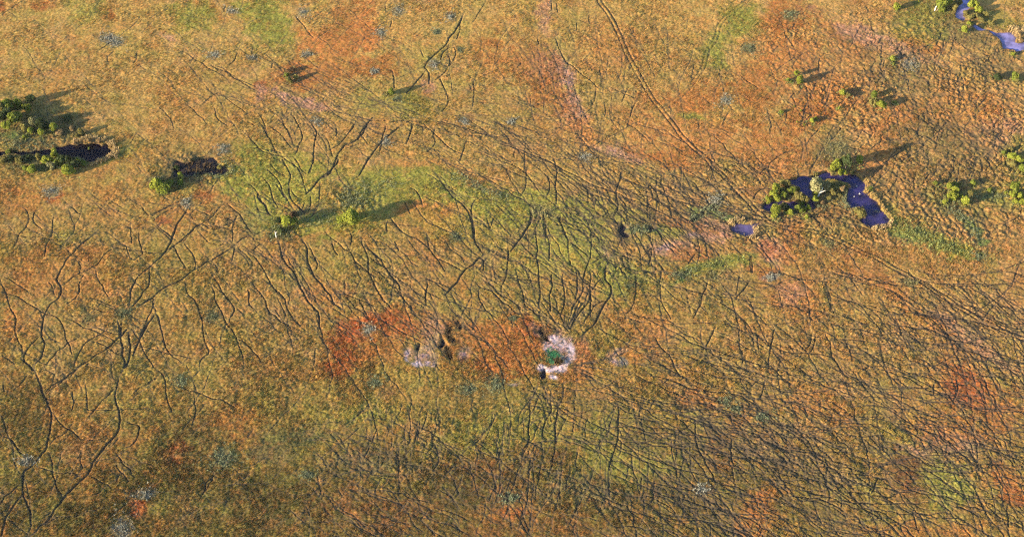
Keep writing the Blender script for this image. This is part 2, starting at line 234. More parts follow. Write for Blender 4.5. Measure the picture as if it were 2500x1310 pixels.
# ------------------------------------------------------------------ pools: name, frame, outline, water level
PONDS = [
 ('west', 'L', [(-60,560),(0,548),(90,535),(200,540),(330,535),(430,520),(520,500),(600,490),(680,478),(740,482),(850,488),(890,470),(918,500),(925,560),(880,590),(820,615),(770,640),(720,615),(640,600),(560,588),(480,572),(400,575),(300,572),(200,570),(100,560),(0,580),(-60,585)], -.62),
 ('oxbow', 'P', [(85,510),(150,485),(220,462),(300,450),(350,462),(430,455),(470,485),(530,490),(560,470),(570,430),(545,400),(500,360),(440,320),(390,290),(345,250),(420,228),(540,205),(640,188),(740,172),(850,188),(990,188),(1060,225),(1130,265),(1140,320),(1120,370),(1190,410),(1260,470),(1330,560),(1390,640),(1370,690),(1290,715),(1200,725),(1140,700),(1095,640),(1120,615),(1150,590),(1130,545),(1060,530),(990,530),(950,480),(945,400),(970,330),(1000,290),(960,262),(850,240),(740,225),(660,212),(590,260),(565,320),(585,370),(605,420),(605,480),(640,525),(560,512),(500,500),(430,522),(350,512),(300,490),(230,525),(180,570),(120,545)], -.55),
 ('small', 'R3', [(930,755),(1000,742),(1060,750),(1100,742),(1140,735),(1130,755),(1100,790),(1095,840),(1040,840),(990,820),(950,800),(935,775)], -.5),
 ('river', 'R4', [(1885,-60),(1985,-60),(1980,10),(1945,70),(1905,120),(1905,165),(1885,192),(1850,168),(1815,138),(1830,105),(1860,60),(1888,10)], -.5),
 ('reach', 'R4', [(1985,222),(2030,232),(2100,262),(2200,296),(2250,302),(2330,300),(2400,345),(2385,395),(2420,402),(2500,390),(2640,380),(2640,440),(2430,460),(2360,472),(2280,440),(2270,390),(2220,332),(2130,292),(2060,272),(1990,262)], -.5),
 ('bog', 'R1', [(1630,860),(1690,815),(1760,830),(1850,800),(2000,792),(2050,840),(2120,880),(2150,920),(2050,950),(1960,930),(1880,935),(1780,960),(1730,940),(1620,945)], -.6),
 ('hook', 'R3', [(98,770),(140,760),(172,780),(140,802),(172,832),(122,838)], -.55), ('nook', 'R3', [(310,785),(345,768),(378,785),(345,802)], -.55),
 ('hole', 'R5', [(1658,238),(1700,238),(1712,280),(1745,320),(1715,325),(1668,275)], -.6), ('sink', 'R5', [(1668,545),(1712,542),(1722,585),(1690,600),(1662,572)], -.7), ('eye', 'R5', [(778,358),(802,362),(796,398),(780,385)], -.6),
 ('mire', 'R5', [(985,235),(1010,225),(1035,250),(1020,290),(1045,320),(1010,330),(1000,290)], -.6), ('slough', 'R5', [(975,395),(1000,375),(1035,420),(1030,455),(1000,445)], -.6), ('puddle', 'R5', [(1050,180),(1085,195),(1110,240),(1080,225)], -.6), ('pool', 'R5', [(935,345),(975,330),(990,355),(950,375)], -.6),
 ('shelf', 'R3', [(700,680),(745,660),(740,675),(700,705),(640,722),(660,708)], -.6)]
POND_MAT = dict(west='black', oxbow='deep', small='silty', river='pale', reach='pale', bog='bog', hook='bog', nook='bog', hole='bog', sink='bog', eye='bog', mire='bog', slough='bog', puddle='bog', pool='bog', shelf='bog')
# ------------------------------------------------------------------ ground cover: kind, u, v, ru, rv, bearing, strength
ZONES = [
 ('rust',870,850,75,55,0,.55),('red',845,840,38,50,0,.8),('red',900,800,70,40,0,.75),('red',985,790,60,35,10,.6),('rust',1060,780,50,25,10,.5),('rust',1240,840,110,70,0,.75),('red',1290,800,60,30,20,.5),('rust',1220,895,100,30,0,.7),('red',845,890,40,40,0,.5),
 ('orange',1010,493,55,17,-28,.95),('rust',985,505,30,10,-28,.8),('orange',1080,520,60,40,10,.4),('rust',790,720,60,35,20,.4),
 ('rust',720,185,60,36,0,.75),('rust',800,165,80,45,0,.6),('orange',800,110,60,40,0,.7),('orange',885,70,30,85,0,.8),('rust',830,60,45,60,0,.5),('rust',950,150,60,30,0,.5),('orange',760,100,40,25,0,.6),('rust',920,170,50,20,0,.5),
 ('pink',770,255,65,10,8,.85),('pink',690,245,40,12,25,.85),('red',640,215,18,16,60,.6),('pink',640,235,14,20,0,.6),('rust',515,22,22,26,-45,.8),('red',265,40,24,22,-40,.65),('pink',420,100,30,10,35,.5),('red',110,5,25,15,0,.5),('red',5,10,14,18,0,.6),('red',1045,225,14,40,10,.5),('pink',1050,210,20,15,0,.5),('rust',640,10,25,20,0,.5),
 ('pink',1350,180,60,40,30,.75),('violet',1365,190,35,18,20,.75),('rust',1300,160,60,50,40,.5),('pink',1400,270,30,70,-25,.75),('violet',1395,230,14,40,-20,.5),('rust',1340,240,60,40,20,.6),('orange',1210,150,60,50,0,.5),('rust',1180,120,40,40,40,.5),('orange',1430,330,60,30,30,.6),
 ('pink',1520,375,70,24,15,.7),('violet',1500,370,30,14,15,.6),('rust',1600,385,80,20,18,.7),('rust',1660,400,60,30,10,.6),('orange',1560,320,60,40,45,.5),('rust',1590,260,30,60,-35,.4),('pink',1330,30,20,60,-10,.5),('rust',1700,240,70,40,-20,.6),('orange',1500,120,80,60,0,.4),
 ('orange',1700,340,120,80,30,.45),('rust',1840,230,60,80,0,.55),('orange',1920,120,80,80,0,.6),('rust',1900,60,40,60,0,.7),('orange',2030,240,120,50,-10,.6),('rust',1960,290,80,40,-20,.65),('rust',2060,90,110,40,25,.55),('pink',2170,110,150,26,24,.7),('rust',2250,110,80,30,30,.7),('pink',2300,60,60,20,20,.4),('rust',2180,290,80,50,0,.55),('rust',2350,260,120,60,20,.4),('orange',1880,380,120,60,0,.5),('rust',2150,380,120,40,-15,.45),('pink',2450,320,60,60,0,.45),('rust',2430,260,60,40,0,.5),
 ('violet',1705,562,50,16,0,.85),('pink',1740,555,50,26,5,.8),('rust',1680,545,80,16,10,.6),('pink',1645,605,60,24,5,.75),('violet',1630,612,22,12,0,.8),('rust',1700,620,50,20,0,.6),('pink',1890,612,56,34,0,.75),('red',1870,610,40,20,0,.5),('rust',1930,600,40,50,0,.5),('violet',1872,675,26,9,5,.9),('rust',1860,660,50,14,0,.6),('orange',1940,735,70,50,20,.55),('pink',1930,720,30,30,0,.4),('rust',1915,490,30,20,0,.5),('rust',1850,480,26,30,-45,.6),('rust',2010,515,60,10,8,.6),
 ('rust',2380,970,110,70,30,.7),('red',2360,950,60,40,20,.6),('violet',2330,1080,80,36,10,.7),('rust',2330,1060,110,50,10,.55),('dkred',2210,1150,40,70,-15,.85),('pink',2240,1095,50,18,10,.6),('rust',2450,1170,60,35,10,.75),('red',2470,1200,40,20,0,.5),('rust',2240,760,180,22,33,.5),('pink',2360,820,160,14,36,.45),('rust',2460,1000,60,60,0,.5),('rust',2050,1000,60,50,0,.4),('orange',1960,970,60,40,0,.5),('rust',1850,1260,50,60,0,.65),('rust',1870,1210,30,22,0,.6),('dkred',1760,1120,20,60,-10,.6),('rust',2200,1290,80,30,0,.5),('orange',2330,1290,60,30,0,.5),('rust',1700,970,50,30,20,.6),('rust',1800,1020,50,40,0,.4),('orange',1560,800,60,40,0,.35),('rust',1540,870,50,30,0,.5),
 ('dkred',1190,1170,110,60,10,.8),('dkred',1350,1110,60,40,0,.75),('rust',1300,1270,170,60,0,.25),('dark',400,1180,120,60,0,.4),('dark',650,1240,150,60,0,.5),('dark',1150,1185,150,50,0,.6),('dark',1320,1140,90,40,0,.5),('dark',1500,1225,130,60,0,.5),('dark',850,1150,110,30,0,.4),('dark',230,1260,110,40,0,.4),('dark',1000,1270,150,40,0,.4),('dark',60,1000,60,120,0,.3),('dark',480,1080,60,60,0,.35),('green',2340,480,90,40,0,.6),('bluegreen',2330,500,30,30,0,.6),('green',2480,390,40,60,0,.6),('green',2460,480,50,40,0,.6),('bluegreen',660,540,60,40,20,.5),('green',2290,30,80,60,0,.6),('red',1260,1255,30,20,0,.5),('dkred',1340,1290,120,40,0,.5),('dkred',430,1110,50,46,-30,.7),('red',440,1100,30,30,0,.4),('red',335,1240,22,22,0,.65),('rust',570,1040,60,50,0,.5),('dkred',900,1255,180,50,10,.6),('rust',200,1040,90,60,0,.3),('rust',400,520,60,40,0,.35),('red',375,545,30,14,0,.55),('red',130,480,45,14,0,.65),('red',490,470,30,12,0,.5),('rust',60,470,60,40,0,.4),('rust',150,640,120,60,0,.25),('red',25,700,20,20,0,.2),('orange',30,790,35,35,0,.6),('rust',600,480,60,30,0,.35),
 ('green',650,70,60,60,0,.85),('green',620,20,50,30,0,.8),('green',470,40,60,40,-30,.7),('green',210,30,60,40,20,.5),('lime',690,430,110,50,0,.75),('green',620,400,60,60,30,.7),('lime',760,480,110,40,0,.6),('lime',600,445,50,26,30,.7),('lime',820,545,90,22,0,.6),('lime',740,470,80,50,20,.5),('lime',930,445,60,26,-12,.6),('lime',560,420,50,24,20,.6),('lime',1380,520,120,26,12,.6),('lime',1600,580,60,18,0,.4),('rust',940,850,90,40,0,.5),('rust',1120,830,60,50,0,.4),('lime',1000,440,60,18,0,.8),('lime',1100,460,110,30,8,.8),('lime',1260,500,130,40,14,.75),('lime',1440,580,80,50,30,.6),('lime',1330,640,120,30,0,.5),('green',1620,560,60,14,0,.6),('green',1500,520,90,30,20,.5),('green',900,440,80,30,-10,.5),('lime',1180,560,150,40,10,.4),('green',1060,450,80,22,0,.75),('green',1160,490,90,36,10,.6),('lime',1240,520,110,44,0,.75),('lime',1390,600,110,55,10,.75),('lime',1330,500,80,34,10,.6),('green',1500,690,55,40,20,.7),('lime',1745,645,95,18,-14,.85),('green',1800,50,60,60,0,.75),('green',1760,110,40,60,20,.75),('green',1690,290,40,11,0,.8),('green',2310,1180,60,68,0,.7),('bluegreen',2230,570,90,26,22,.9),('lime',2290,590,100,26,22,.8),('lime',2180,530,36,36,30,.6),('bluegreen',2360,540,18,55,-40,.8),('bluegreen',2395,590,18,14,0,.8),('bluegreen',2370,488,90,9,0,.8),
 ('darkgreen',740,1070,120,24,0,.55),('green',900,1010,110,40,0,.45),('green',1250,1050,200,60,0,.45),('green',1500,1130,160,60,0,.4),('green',400,690,140,70,0,.2),('green',840,640,140,50,0,.2),('green',1500,1050,100,50,0,.35),('green',160,580,40,20,0,.4),('green',960,250,110,40,10,.55),('green',1060,150,40,40,0,.4),('green',1580,690,40,20,0,.4),('lime',1190,520,40,30,0,.4),
 ('bluegreen',900,480,60,34,-25,.85),('darkgreen',870,500,45,34,0,.7),('bluegreen',980,450,40,12,-10,.8),('darkgreen',700,575,36,28,0,.85),('bluegreen',770,545,70,20,0,.8),('green',740,570,60,16,0,.7),('bluegreen',1180,460,90,10,24,.75),('bluegreen',1260,495,50,14,10,.6),('wet_and_shade',930,490,90,18,-28,.7),('wet_and_shade',760,510,60,18,-20,.6),('bluegreen',1560,562,36,9,0,.85),('bluegreen',1775,525,50,10,18,.85),('bluegreen',1665,675,34,9,-25,.85),('darkgreen',1540,690,16,30,10,.75),('wet_and_shade',1330,525,50,14,10,.6),('bluegreen',1700,515,24,10,0,.7),('wet_and_shade',2330,480,40,40,0,.4),  # the slanted streak by the big central tree paints its cast shadow
 ('darkgreen',60,330,80,30,0,.8),('darkgreen',100,300,110,60,0,.6),('darkgreen',90,400,120,30,0,.7),('bluegreen',30,335,40,14,0,.7),('green',300,370,40,24,0,.5),('green',250,395,40,8,-30,.6),('darkgreen',400,440,50,20,0,.7),('wet_and_shade',470,405,80,32,0,.8),('green',540,415,40,30,0,.6),('darkgreen',30,260,60,40,0,.5),('bluegreen',580,440,30,40,-30,.5),
 ('dark',930,1120,140,30,5,.55),('wet_and_shade',900,1130,130,30,5,.6),('dark',1470,1200,90,40,20,.65),('wet_and_shade',1430,1190,120,36,20,.75),('dark',690,1210,90,50,0,.45),('wet_and_shade',660,1100,70,24,0,.55),('dark',1560,1070,40,60,-20,.4),('wet_and_shade',1740,1030,60,18,30,.4),('dark',390,1090,30,30,0,.4),
 ('wet_and_shade',2210,180,120,60,30,.55),('wet_and_shade',2330,60,120,60,30,.6),('green',2240,60,80,50,0,.5),('wet_and_shade',2420,150,90,60,0,.5),('wet_and_shade',2300,420,160,120,0,.45),('wet_and_shade',2260,330,80,60,0,.4),('green',2430,50,60,30,0,.5),('wet_and_shade',1740,410,60,40,0,.3),('wet_and_shade',2040,370,60,40,0,.5),('green',2050,460,60,40,0,.5),('wet_and_shade',2080,520,60,50,0,.4),
 ('violet',1025,868,36,30,0,.7),('salt',1018,886,24,9,0,.9),('salt',1000,868,7,20,0,.8),('salt',1045,880,10,12,0,.7),('violet',1045,850,26,30,30,.6),
 ('violet',1372,850,40,44,0,.9),('salt',1392,855,12,30,-6,.95),('salt',1378,892,22,9,-35,1.0),('salt',1340,898,36,11,-6,1.0),('salt',1345,918,14,9,20,.9),('salt',1312,898,12,9,0,.9),('salt',1362,832,22,12,30,.7),('salt',1335,850,12,16,0,.6),('pink',1420,862,18,40,0,.6),
 ('violet',1268,927,26,8,0,.8),('violet',1502,882,30,10,20,.85),('grey',1520,888,16,10,30,.8),('violet',1505,862,20,8,-20,.6),('violet',1130,862,22,20,0,.75),('algae',1350,868,22,15,0,.98),('violet',1060,800,24,34,20,.45),('violet',1310,805,20,12,30,.6),('rust',1420,870,20,50,0,.5),('orange',1410,910,50,20,-20,.5),
 ('violet',1490,620,30,16,20,.6),('grey',1500,640,16,10,0,.4)]
HUMMOCKS = [(2200,200,330,190,.7),(2350,420,230,200,.8),(2150,430,140,90,.8),(2040,470,60,50,.7),(1990,120,160,120,.5),(1800,420,120,60,.35),(2100,560,200,60,.6),(1560,640,80,60,.5),(1780,130,120,80,.3),(1430,170,200,170,.28),(80,330,140,60,.55),(880,485,70,40,.75),(920,1130,170,45,.35),(480,410,90,40,.7),(1450,1210,150,50,.25),(1110,830,50,60,.15),(2560,300,160,300,.8),(1850,560,90,40,.5),(2340,1180,70,80,.4)]
SMOOTHS = [(1025,868,34,28,.5),(1345,905,42,15,.6),(1395,862,14,40,.6),(1362,845,30,24,.5),(1705,562,40,14,.4),(1268,927,24,8,.6),(2330,1080,60,26,.35),(770,255,60,9,.3)]
# round sedge patches on old mounds: frame x y rx ry colour label
SEDGE = [
 ('S1',1085,400,85,58,'grey','pale grey sedge patch just past the dark tree shadow beside the dark pool'), ('R1',480,1110,95,52,'grey','grey sedge patch ringed by red grass south of the dark pool'),
 ('R1',2090,715,68,50,'grey','small grey sedge patch just above the peaty bog'), ('R1',1745,1210,62,48,'grey','grey sedge patch where a deep path starts, below the dark round bushes'),
 ('S4',1000,865,60,46,'bluegreen','dense grey-green sedge patch at the meeting point of many paths'), ('S4',715,905,52,36,'mixed','dull olive sedge patch beside the hub of paths'),
 ('S5',205,715,62,48,'grey','bluish grey sedge patch where the widest path bends'), ('S5',960,1240,95,85,'grey','large grey sedge mound at the bottom edge of the photo'),
 ('S5',1735,700,110,80,'bluegreen','large round blue-green sedge mound in dark red grass'), ('S5',1115,975,90,42,'grey','ragged grey sedge patch above the large mound at the bottom edge'),
 ('S5',1410,90,46,56,'bluegreen','upright green-grey sedge patch with a straight path running off it'), ('R5',1335,650,74,76,'bluegreen','round dark blue-green sedge mound just below the white salt pan'),
 ('S6',410,745,62,40,'bluegreen','blue-green sedge cap on a small mound above a short path'), ('S6',2270,965,80,56,'bluegreen','dark teal sedge patch in rust-brown grass near the bottom'),
 ('S7',1510,935,50,42,'grey','small grey sedge patch beside a forking path in olive grass'), ('S7',1990,375,62,48,'bluegreen','teal sedge patch between crowded parallel paths'),
 ('S7',1700,250,40,42,'bluegreen','upper half of the dark ragged sedge pair among parallel paths'), ('S7',1775,310,40,30,'bluegreen','lower half of the dark ragged sedge pair among parallel paths'),
 ('S2',465,125,62,58,'grey','grey sedge patch on a mound beside the orange strip at the top'), ('S2',1350,105,62,52,'grey','pinkish grey sedge patch with short paths leading off it at the top'),
 ('S2',1835,165,55,40,'grey','palest grey sedge patch near the head of the winding path'), ('S2',1185,305,52,42,'grey','dull grey sedge patch below the pinkish one'),
 ('S2',1705,305,42,30,'bluegreen','faint blue-grey sedge patch left of the winding path'), ('S2',1695,620,50,48,'grey','grey sedge patch tucked inside the elbow of the winding path'),
 ('S2',505,515,48,30,'grey','small grey sedge patch above the rocky bushy mound'), ('S2',1935,475,32,20,'bluegreen','tiny blue-grey sedge patch beside the path loop'),
 ('S2',590,1145,46,42,'grey','dark grey sedge patch below the pink strip'), ('S2',1970,1150,40,30,'grey','small grey sedge patch above the long thin crossing path'),
 ('S2',2415,1150,36,26,'grey','tiny grey sedge patch at the edge of the pink ground'), ('S2',1130,680,34,24,'grey','tiny grey sedge patch among rust grass beside a short path'),
 ('S1',1010,365,90,48,'grey','violet-grey sedge patch below the red streak near the top'), ('S1',2015,525,55,36,'grey','small pale sedge patch with a dark rim above a bundle of straight paths'),
 ('S1',2380,550,46,24,'grey','thin grey sedge patch on a crossing of faint paths'), ('S1',2180,105,50,30,'grey','grey sedge patch between the red streak and the green field'),
 ('U5',800,248,26,22,'grey','grey sedge patch pierced by a straight deep path'), ('S3',2270,455,75,60,'bluegreen','dark teal sedge patch beside the fainter vehicle track'),
 ('S3',2040,945,60,46,'grey','grey sedge patch in orange grass between the two vehicle tracks'), ('R4',270,140,75,52,'bluegreen','teal sedge patch in orange grass near the top'),
 ('R3',1720,190,90,90,'mixed','ragged olive-grey sedge patch above the horseshoe pond'), ('U3',860,410,62,62,'mixed','round mottled sedge patch below the strip of bright green grass'),
 ('U3',1390,425,46,30,'grey','bluish grey sedge patch on pale bare ground'), ('U4',1920,240,60,42,'bluegreen','dull blue sedge patch below the green marsh strip'),
 ('U4',590,130,55,50,'mixed','mottled sedge patch below the bend of the vehicle track'), ('U4',1325,470,70,44,'mixed','ragged sedge patch beside the vehicle track where it narrows'),
 ('R5',410,260,52,46,'grey','grey-green sedge patch in the bright red grass'), ('R5',460,635,62,40,'bluegreen','blue-grey sedge patch below the red grass'),
 ('R5',1130,690,70,40,'bluegreen','faint green-grey sedge patch left of the round mound'), ('R5',1465,175,24,18,'bluegreen','tiny teal sedge patch above the salt pan'),
 ('U2',1640,150,110,62,'mixed','wide mottled sedge patch in lime grass where paths knot together'), ('U1',850,1130,60,56,'bluegreen','mottled teal sedge patch crossed by a long path'),
 ('U2',810,380,62,46,'bluegreen','faint teal sedge patch above the straight path hub'), ('U6',575,335,36,24,'grey','small grey sedge tuft on the braided paths'),
 ('R4',1400,610,80,50,'grey','pale grey sedge patch beside two yellow-green bushes'), ('U6',1320,580,52,34,'grey','pale straw sedge patch close to the vehicle track above the small pool'),
 ('S2',1340,935,40,32,'bluegreen','dark tufts standing in for the bluish shadow below the lone dark bush'),  # tufts added where only a dark bluish shadow lies
]

GREEN_BAND = [(560,425),(630,460),(700,535),(770,550),(850,535),(900,485),(980,448),(1060,440),(1140,455),(1220,480),(1300,510),(1380,560),(1440,610),(1500,660)]


# ------------------------------------------------------------------ the ground grid
NS, NR = 1330, 1060
s_in = np.linspace(-0.565, 0.565, NS)
g = 0.565 + np.cumsum(0.004 * 1.42 ** np.arange(20))
s_all = np.concatenate([-g[::-1], s_in, g])
v_in = np.linspace(1385, -75, NR)
y_in = np.array([at(1250, v)[1] for v in v_in])
gn = np.cumsum(1.2 * 1.32 ** np.arange(17)); gn = gn[y_in[0] - gn > -CAM_H * SP / CP + 60]
gf = np.cumsum(2.0 * 1.30 ** np.arange(26)); 
y_all = np.concatenate([(y_in[0] - gn)[::-1], y_in, y_in[-1] + gf])
WY = width_at(y_all)
NX, NY = len(s_all), len(y_all)
# slight in-cell jitter so that the rows and columns of the sheet never line up
X = (s_all[None, :] * WY[:, None]); Y = np.repeat(y_all[:, None], NX, 1)
DX = np.gradient(s_all)[None, :] * WY[:, None]; DY = np.repeat(np.gradient(y_all)[:, None], NX, 1)
X = X + DX * (rng.random((NY, NX)) - 0.5) * 0.5
Y = Y + DY * (rng.random((NY, NX)) - 0.5) * 0.5
U, V = to_pixels(X, Y)
INNER = (np.abs(s_all)[None, :] < 0.6) & ((y_all > y_in[0] - 2) & (y_all < y_in[-1] + 2))[:, None]

def window(x0, x1, y0, y1):
    r0 = max(0, np.searchsorted(y_all, y0) - 1); r1 = min(NY, np.searchsorted(y_all, y1) + 1)
    if r1 <= r0: return None
    wmin, wmax = WY[r0], WY[r1 - 1]
    a = min(x0 / wmin, x0 / wmax); b = max(x1 / wmin, x1 / wmax)
    c0 = max(0, np.searchsorted(s_all, a) - 1); c1 = min(NX, np.searchsorted(s_all, b) + 1)
    if c1 <= c0: return None
    return slice(r0, r1), slice(c0, c1)
def seg_dist(px, py, ax, ay, bx, by):
    vx, vy = bx - ax, by - ay
    L = vx * vx + vy * vy + 1e-9
    t = np.clip(((px - ax) * vx + (py - ay) * vy) / L, 0, 1)
    return np.hypot(px - ax - t * vx, py - ay - t * vy)
def stamp_line(field, pts_world, reach, keep):
    for i in range(len(pts_world) - 1):
        (ax, ay), (bx, by) = pts_world[i], pts_world[i + 1]
        w = window(min(ax, bx) - reach, max(ax, bx) + reach, min(ay, by) - reach, max(ay, by) + reach)
        if w is None: continue
        d = seg_dist(X[w], Y[w], ax, ay, bx, by)
        keep(field, w, d, i / max(1, len(pts_world) - 1))

# ---- worn grooves
G = np.zeros((NY, NX), np.float32)                  # 0..1 how far the sward is worn away
RUT = np.zeros((NY, NX), np.float32)
TRK = np.full((NY, NX), 99.0, np.float32)
def world_line(pts, wob=0.35, seed=0):
    p = spline(pts, 7.0)
    a = np.array([at(u, v) for u, v in p])
    n = len(a)
    a[:, 0] += wob * 2 * (vnoise(np.arange(n) * 0.45, np.full(n, seed * 3.7), 5) - 0.5)
    a[:, 1] += wob * 2 * (vnoise(np.arange(n) * 0.45, np.full(n, seed * 3.7), 9) - 0.5)
    return a
def groove(pts, half, depth, seed=0):
    a = world_line(pts, 0.45, seed)
    fade = vnoise(np.arange(len(a)) * 0.35, np.full(len(a), seed * 1.9), 3)
    n = len(a)
    def keep(F, w, d, f):
        i = int(f * (n - 1))
        e = min(1.0, 4 * f + 0.35, 4 * (1 - f) + 0.35)
        dd = depth * e * (0.78 + 0.42 * float(fade[i]))
        hw = half * (0.75 + 0.5 * float(fade[i]))
        F[w] = np.maximum(F[w], dd * (1 - sstep(hw * 0.55, max(hw * 1.25 + 0.06, .29), d)))
    stamp_line(G, a, half * 2 + 0.6, keep)
k_ = 0
for half, depth, key, pts in TRAILS:
    k_ += 1
    groove(fr(key, pts), half, depth, k_)
for (u0, v0, u1, v1, n, ang, sd, l0, l1, half, depth) in FLOWS:
    for _ in range(int(n * 3.2)):
        u = random.uniform(u0, u1); v = random.uniform(v0, v1)
        a = R(random.gauss(ang, sd)); L = random.uniform(l0, l1) * random.choice((.9, 1.3, 1.9)); pts = []; m = max(3, int(L / 28))
        for i in range(m):
            pts.append((u, v)); a += random.gauss(0, 0.13)
            u += math.cos(a) * L / m; v += math.sin(a) * L / m
        k_ += 1
        groove(pts, half * random.uniform(0.36, .62), depth * random.uniform(0.3, 1.0), k_)
for (cu, cv, n, r0, r1, half, depth, a0, a1) in HUBS:
    for i in range(n):
        a = R(random.uniform(a0, a1)); L = random.uniform(r0, r1); u, v = cu, cv; pts = []; m = max(4, int(L / 22))
        u += math.cos(a) * 8; v += math.sin(a) * 6
        for i in range(m):
            pts.append((u, v)); a += random.gauss(0, 0.12)
            u += math.cos(a) * L / m; v += math.sin(a) * L / m * 0.8
        k_ += 1
        groove(pts, half * .6, depth * random.uniform(0.4, .9), k_)
def ruts(pts, gauge, half, depth):
    a = world_line(pts, 0.15, 400)
    t = np.gradient(a, axis=0); t /= np.linalg.norm(t, axis=1)[:, None] + 1e-9
    nrm = np.stack([-t[:, 1], t[:, 0]], 1)
    for sgn in (-1, 1):
        b = a + sgn * gauge / 2 * nrm
        wn_ = vnoise(np.arange(len(b)) * .22, np.full(len(b), 3.3 * sgn), 55)
        def keep(F, w, d, f, wn_=wn_):
            q = .65 + .6 * float(wn_[int(f * (len(wn_) - 1))])
            F[w] = np.maximum(F[w], q * depth * (1 - sstep(half * 0.6, half * 1.3 + 0.1, d)))
        stamp_line(RUT, b, half * 2 + 0.6, keep)
    def keep2(F, w, d, f): F[w] = np.minimum(F[w], d)
    stamp_line(TRK, a, gauge + 1.5, keep2)
ruts(fr('S3', ROAD_A) + fr('R3', ROAD_B) + fr('U4', ROAD_C), 1.7, 0.22, 0.8)
ruts(fr('S3', ROAD_D), 1.5, 0.18, 0.5)

# ---- ponds
def inside(poly, u, v):
    m = np.zeros(u.shape, bool); n = len(poly)
    for i in range(n):
        (x0, y0), (x1, y1) = poly[i], poly[(i + 1) % n]
        if y0 == y1: continue
        c = ((y0 > v) != (y1 > v)) & (u < (x1 - x0) * (v - y0) / (y1 - y0) + x0)
        m ^= c
    return m
POND = np.full((NY, NX), 60.0, np.float32)          # signed distance to the nearest bank, metres (negative = in the water)
pond_polys = {}
for name, key, pts, level in PONDS:
    p = fr(key, pts)
    q = spline(p + [p[0]], 6.0)[:-1]
    a = np.array([at(u, v) for u, v in q]); n = len(a)
    wob = 0.9 if level > -0.9 else 0.4
    a[:, 0] += wob * 2 * (vnoise(np.arange(n) * 0.55, np.full(n, 1.0), 25) - 0.5)
    a[:, 1] += wob * 2 * (vnoise(np.arange(n) * 0.55, np.full(n, 1.0), 29) - 0.5)
    pond_polys[name] = a
    q2 = [tuple(to_pixels(x, y)) for x, y in a]
    ux = [b[0] for b in q2]; vy = [b[1] for b in q2]
    w = window(a[:, 0].min() - 14, a[:, 0].max() + 14, a[:, 1].min() - 14, a[:, 1].max() + 14)
    D = np.full(X[w].shape, 14.0, np.float32)
    for i in range(n):
        (ax, ay), (bx, by) = a[i], a[(i + 1) % n]
        D = np.minimum(D, seg_dist(X[w], Y[w], ax, ay, bx, by))
    ins = inside(q2, U[w], V[w])
    POND[w] = np.minimum(POND[w], np.where(ins, -D, D))

# ---- ground cover map
C = np.zeros((NY, NX, 3), np.float32)
wu = U + 26 * (fbm(X, Y, 14, 3, 101) - 0.5) * 2 + 9 * (fbm(X, Y, 3.0, 2, 111) - 0.5) * 2
wv = V + 20 * (fbm(X, Y, 14, 3, 131) - 0.5) * 2 + 7 * (fbm(X, Y, 3.0, 2, 141) - 0.5) * 2
n_big = fbm(X, Y, 45, 3, 11); n_mid = fbm(X, Y, 11, 3, 21); n_sm = fbm(X, Y, 2.6, 2, 41)
n_xs = fbm(X, Y, 0.95, 2, 51); n_v = rng.random((NY, NX)).astype(np.float32)
n_h = rng.random((NY, NX)).astype(np.float32)
def lerp(w, c):
    C[...] = C + (np.array(c, np.float32) - C) * w[..., None]
PAL = dict(straw=(.300, .192, .068), olive=(.185, .155, .042), rust=(.34, .130, .042), red=(.31, .075, .028), pink=(.43, .235, .185),
           green=(.225, .235, .052), lime=(.265, .265, .055), bluegreen=(.115, .180, .058), darkgreen=(.060, .085, .042),
           dark=(.058, .048, .020), grey=(.235, .215, .165), salt=(.60, .50, .51), violet=(.34, .235, .235), gold=(.40, .285, .115),
           peat=(.030, .024, .020), algae=(.05, .24, .11), dkred=(.135, .062, .028), wet_and_shade=(.130, .108, .055), orange=(.43, .175, .060))
C[...] = PAL['straw']
lerp(sstep(.42, .66, n_mid * .6 + n_big * .4) * .55, PAL['olive'])
lerp(sstep(.55, .72, fbm(X, Y, 16, 3, 61)) * .38, PAL['rust'])
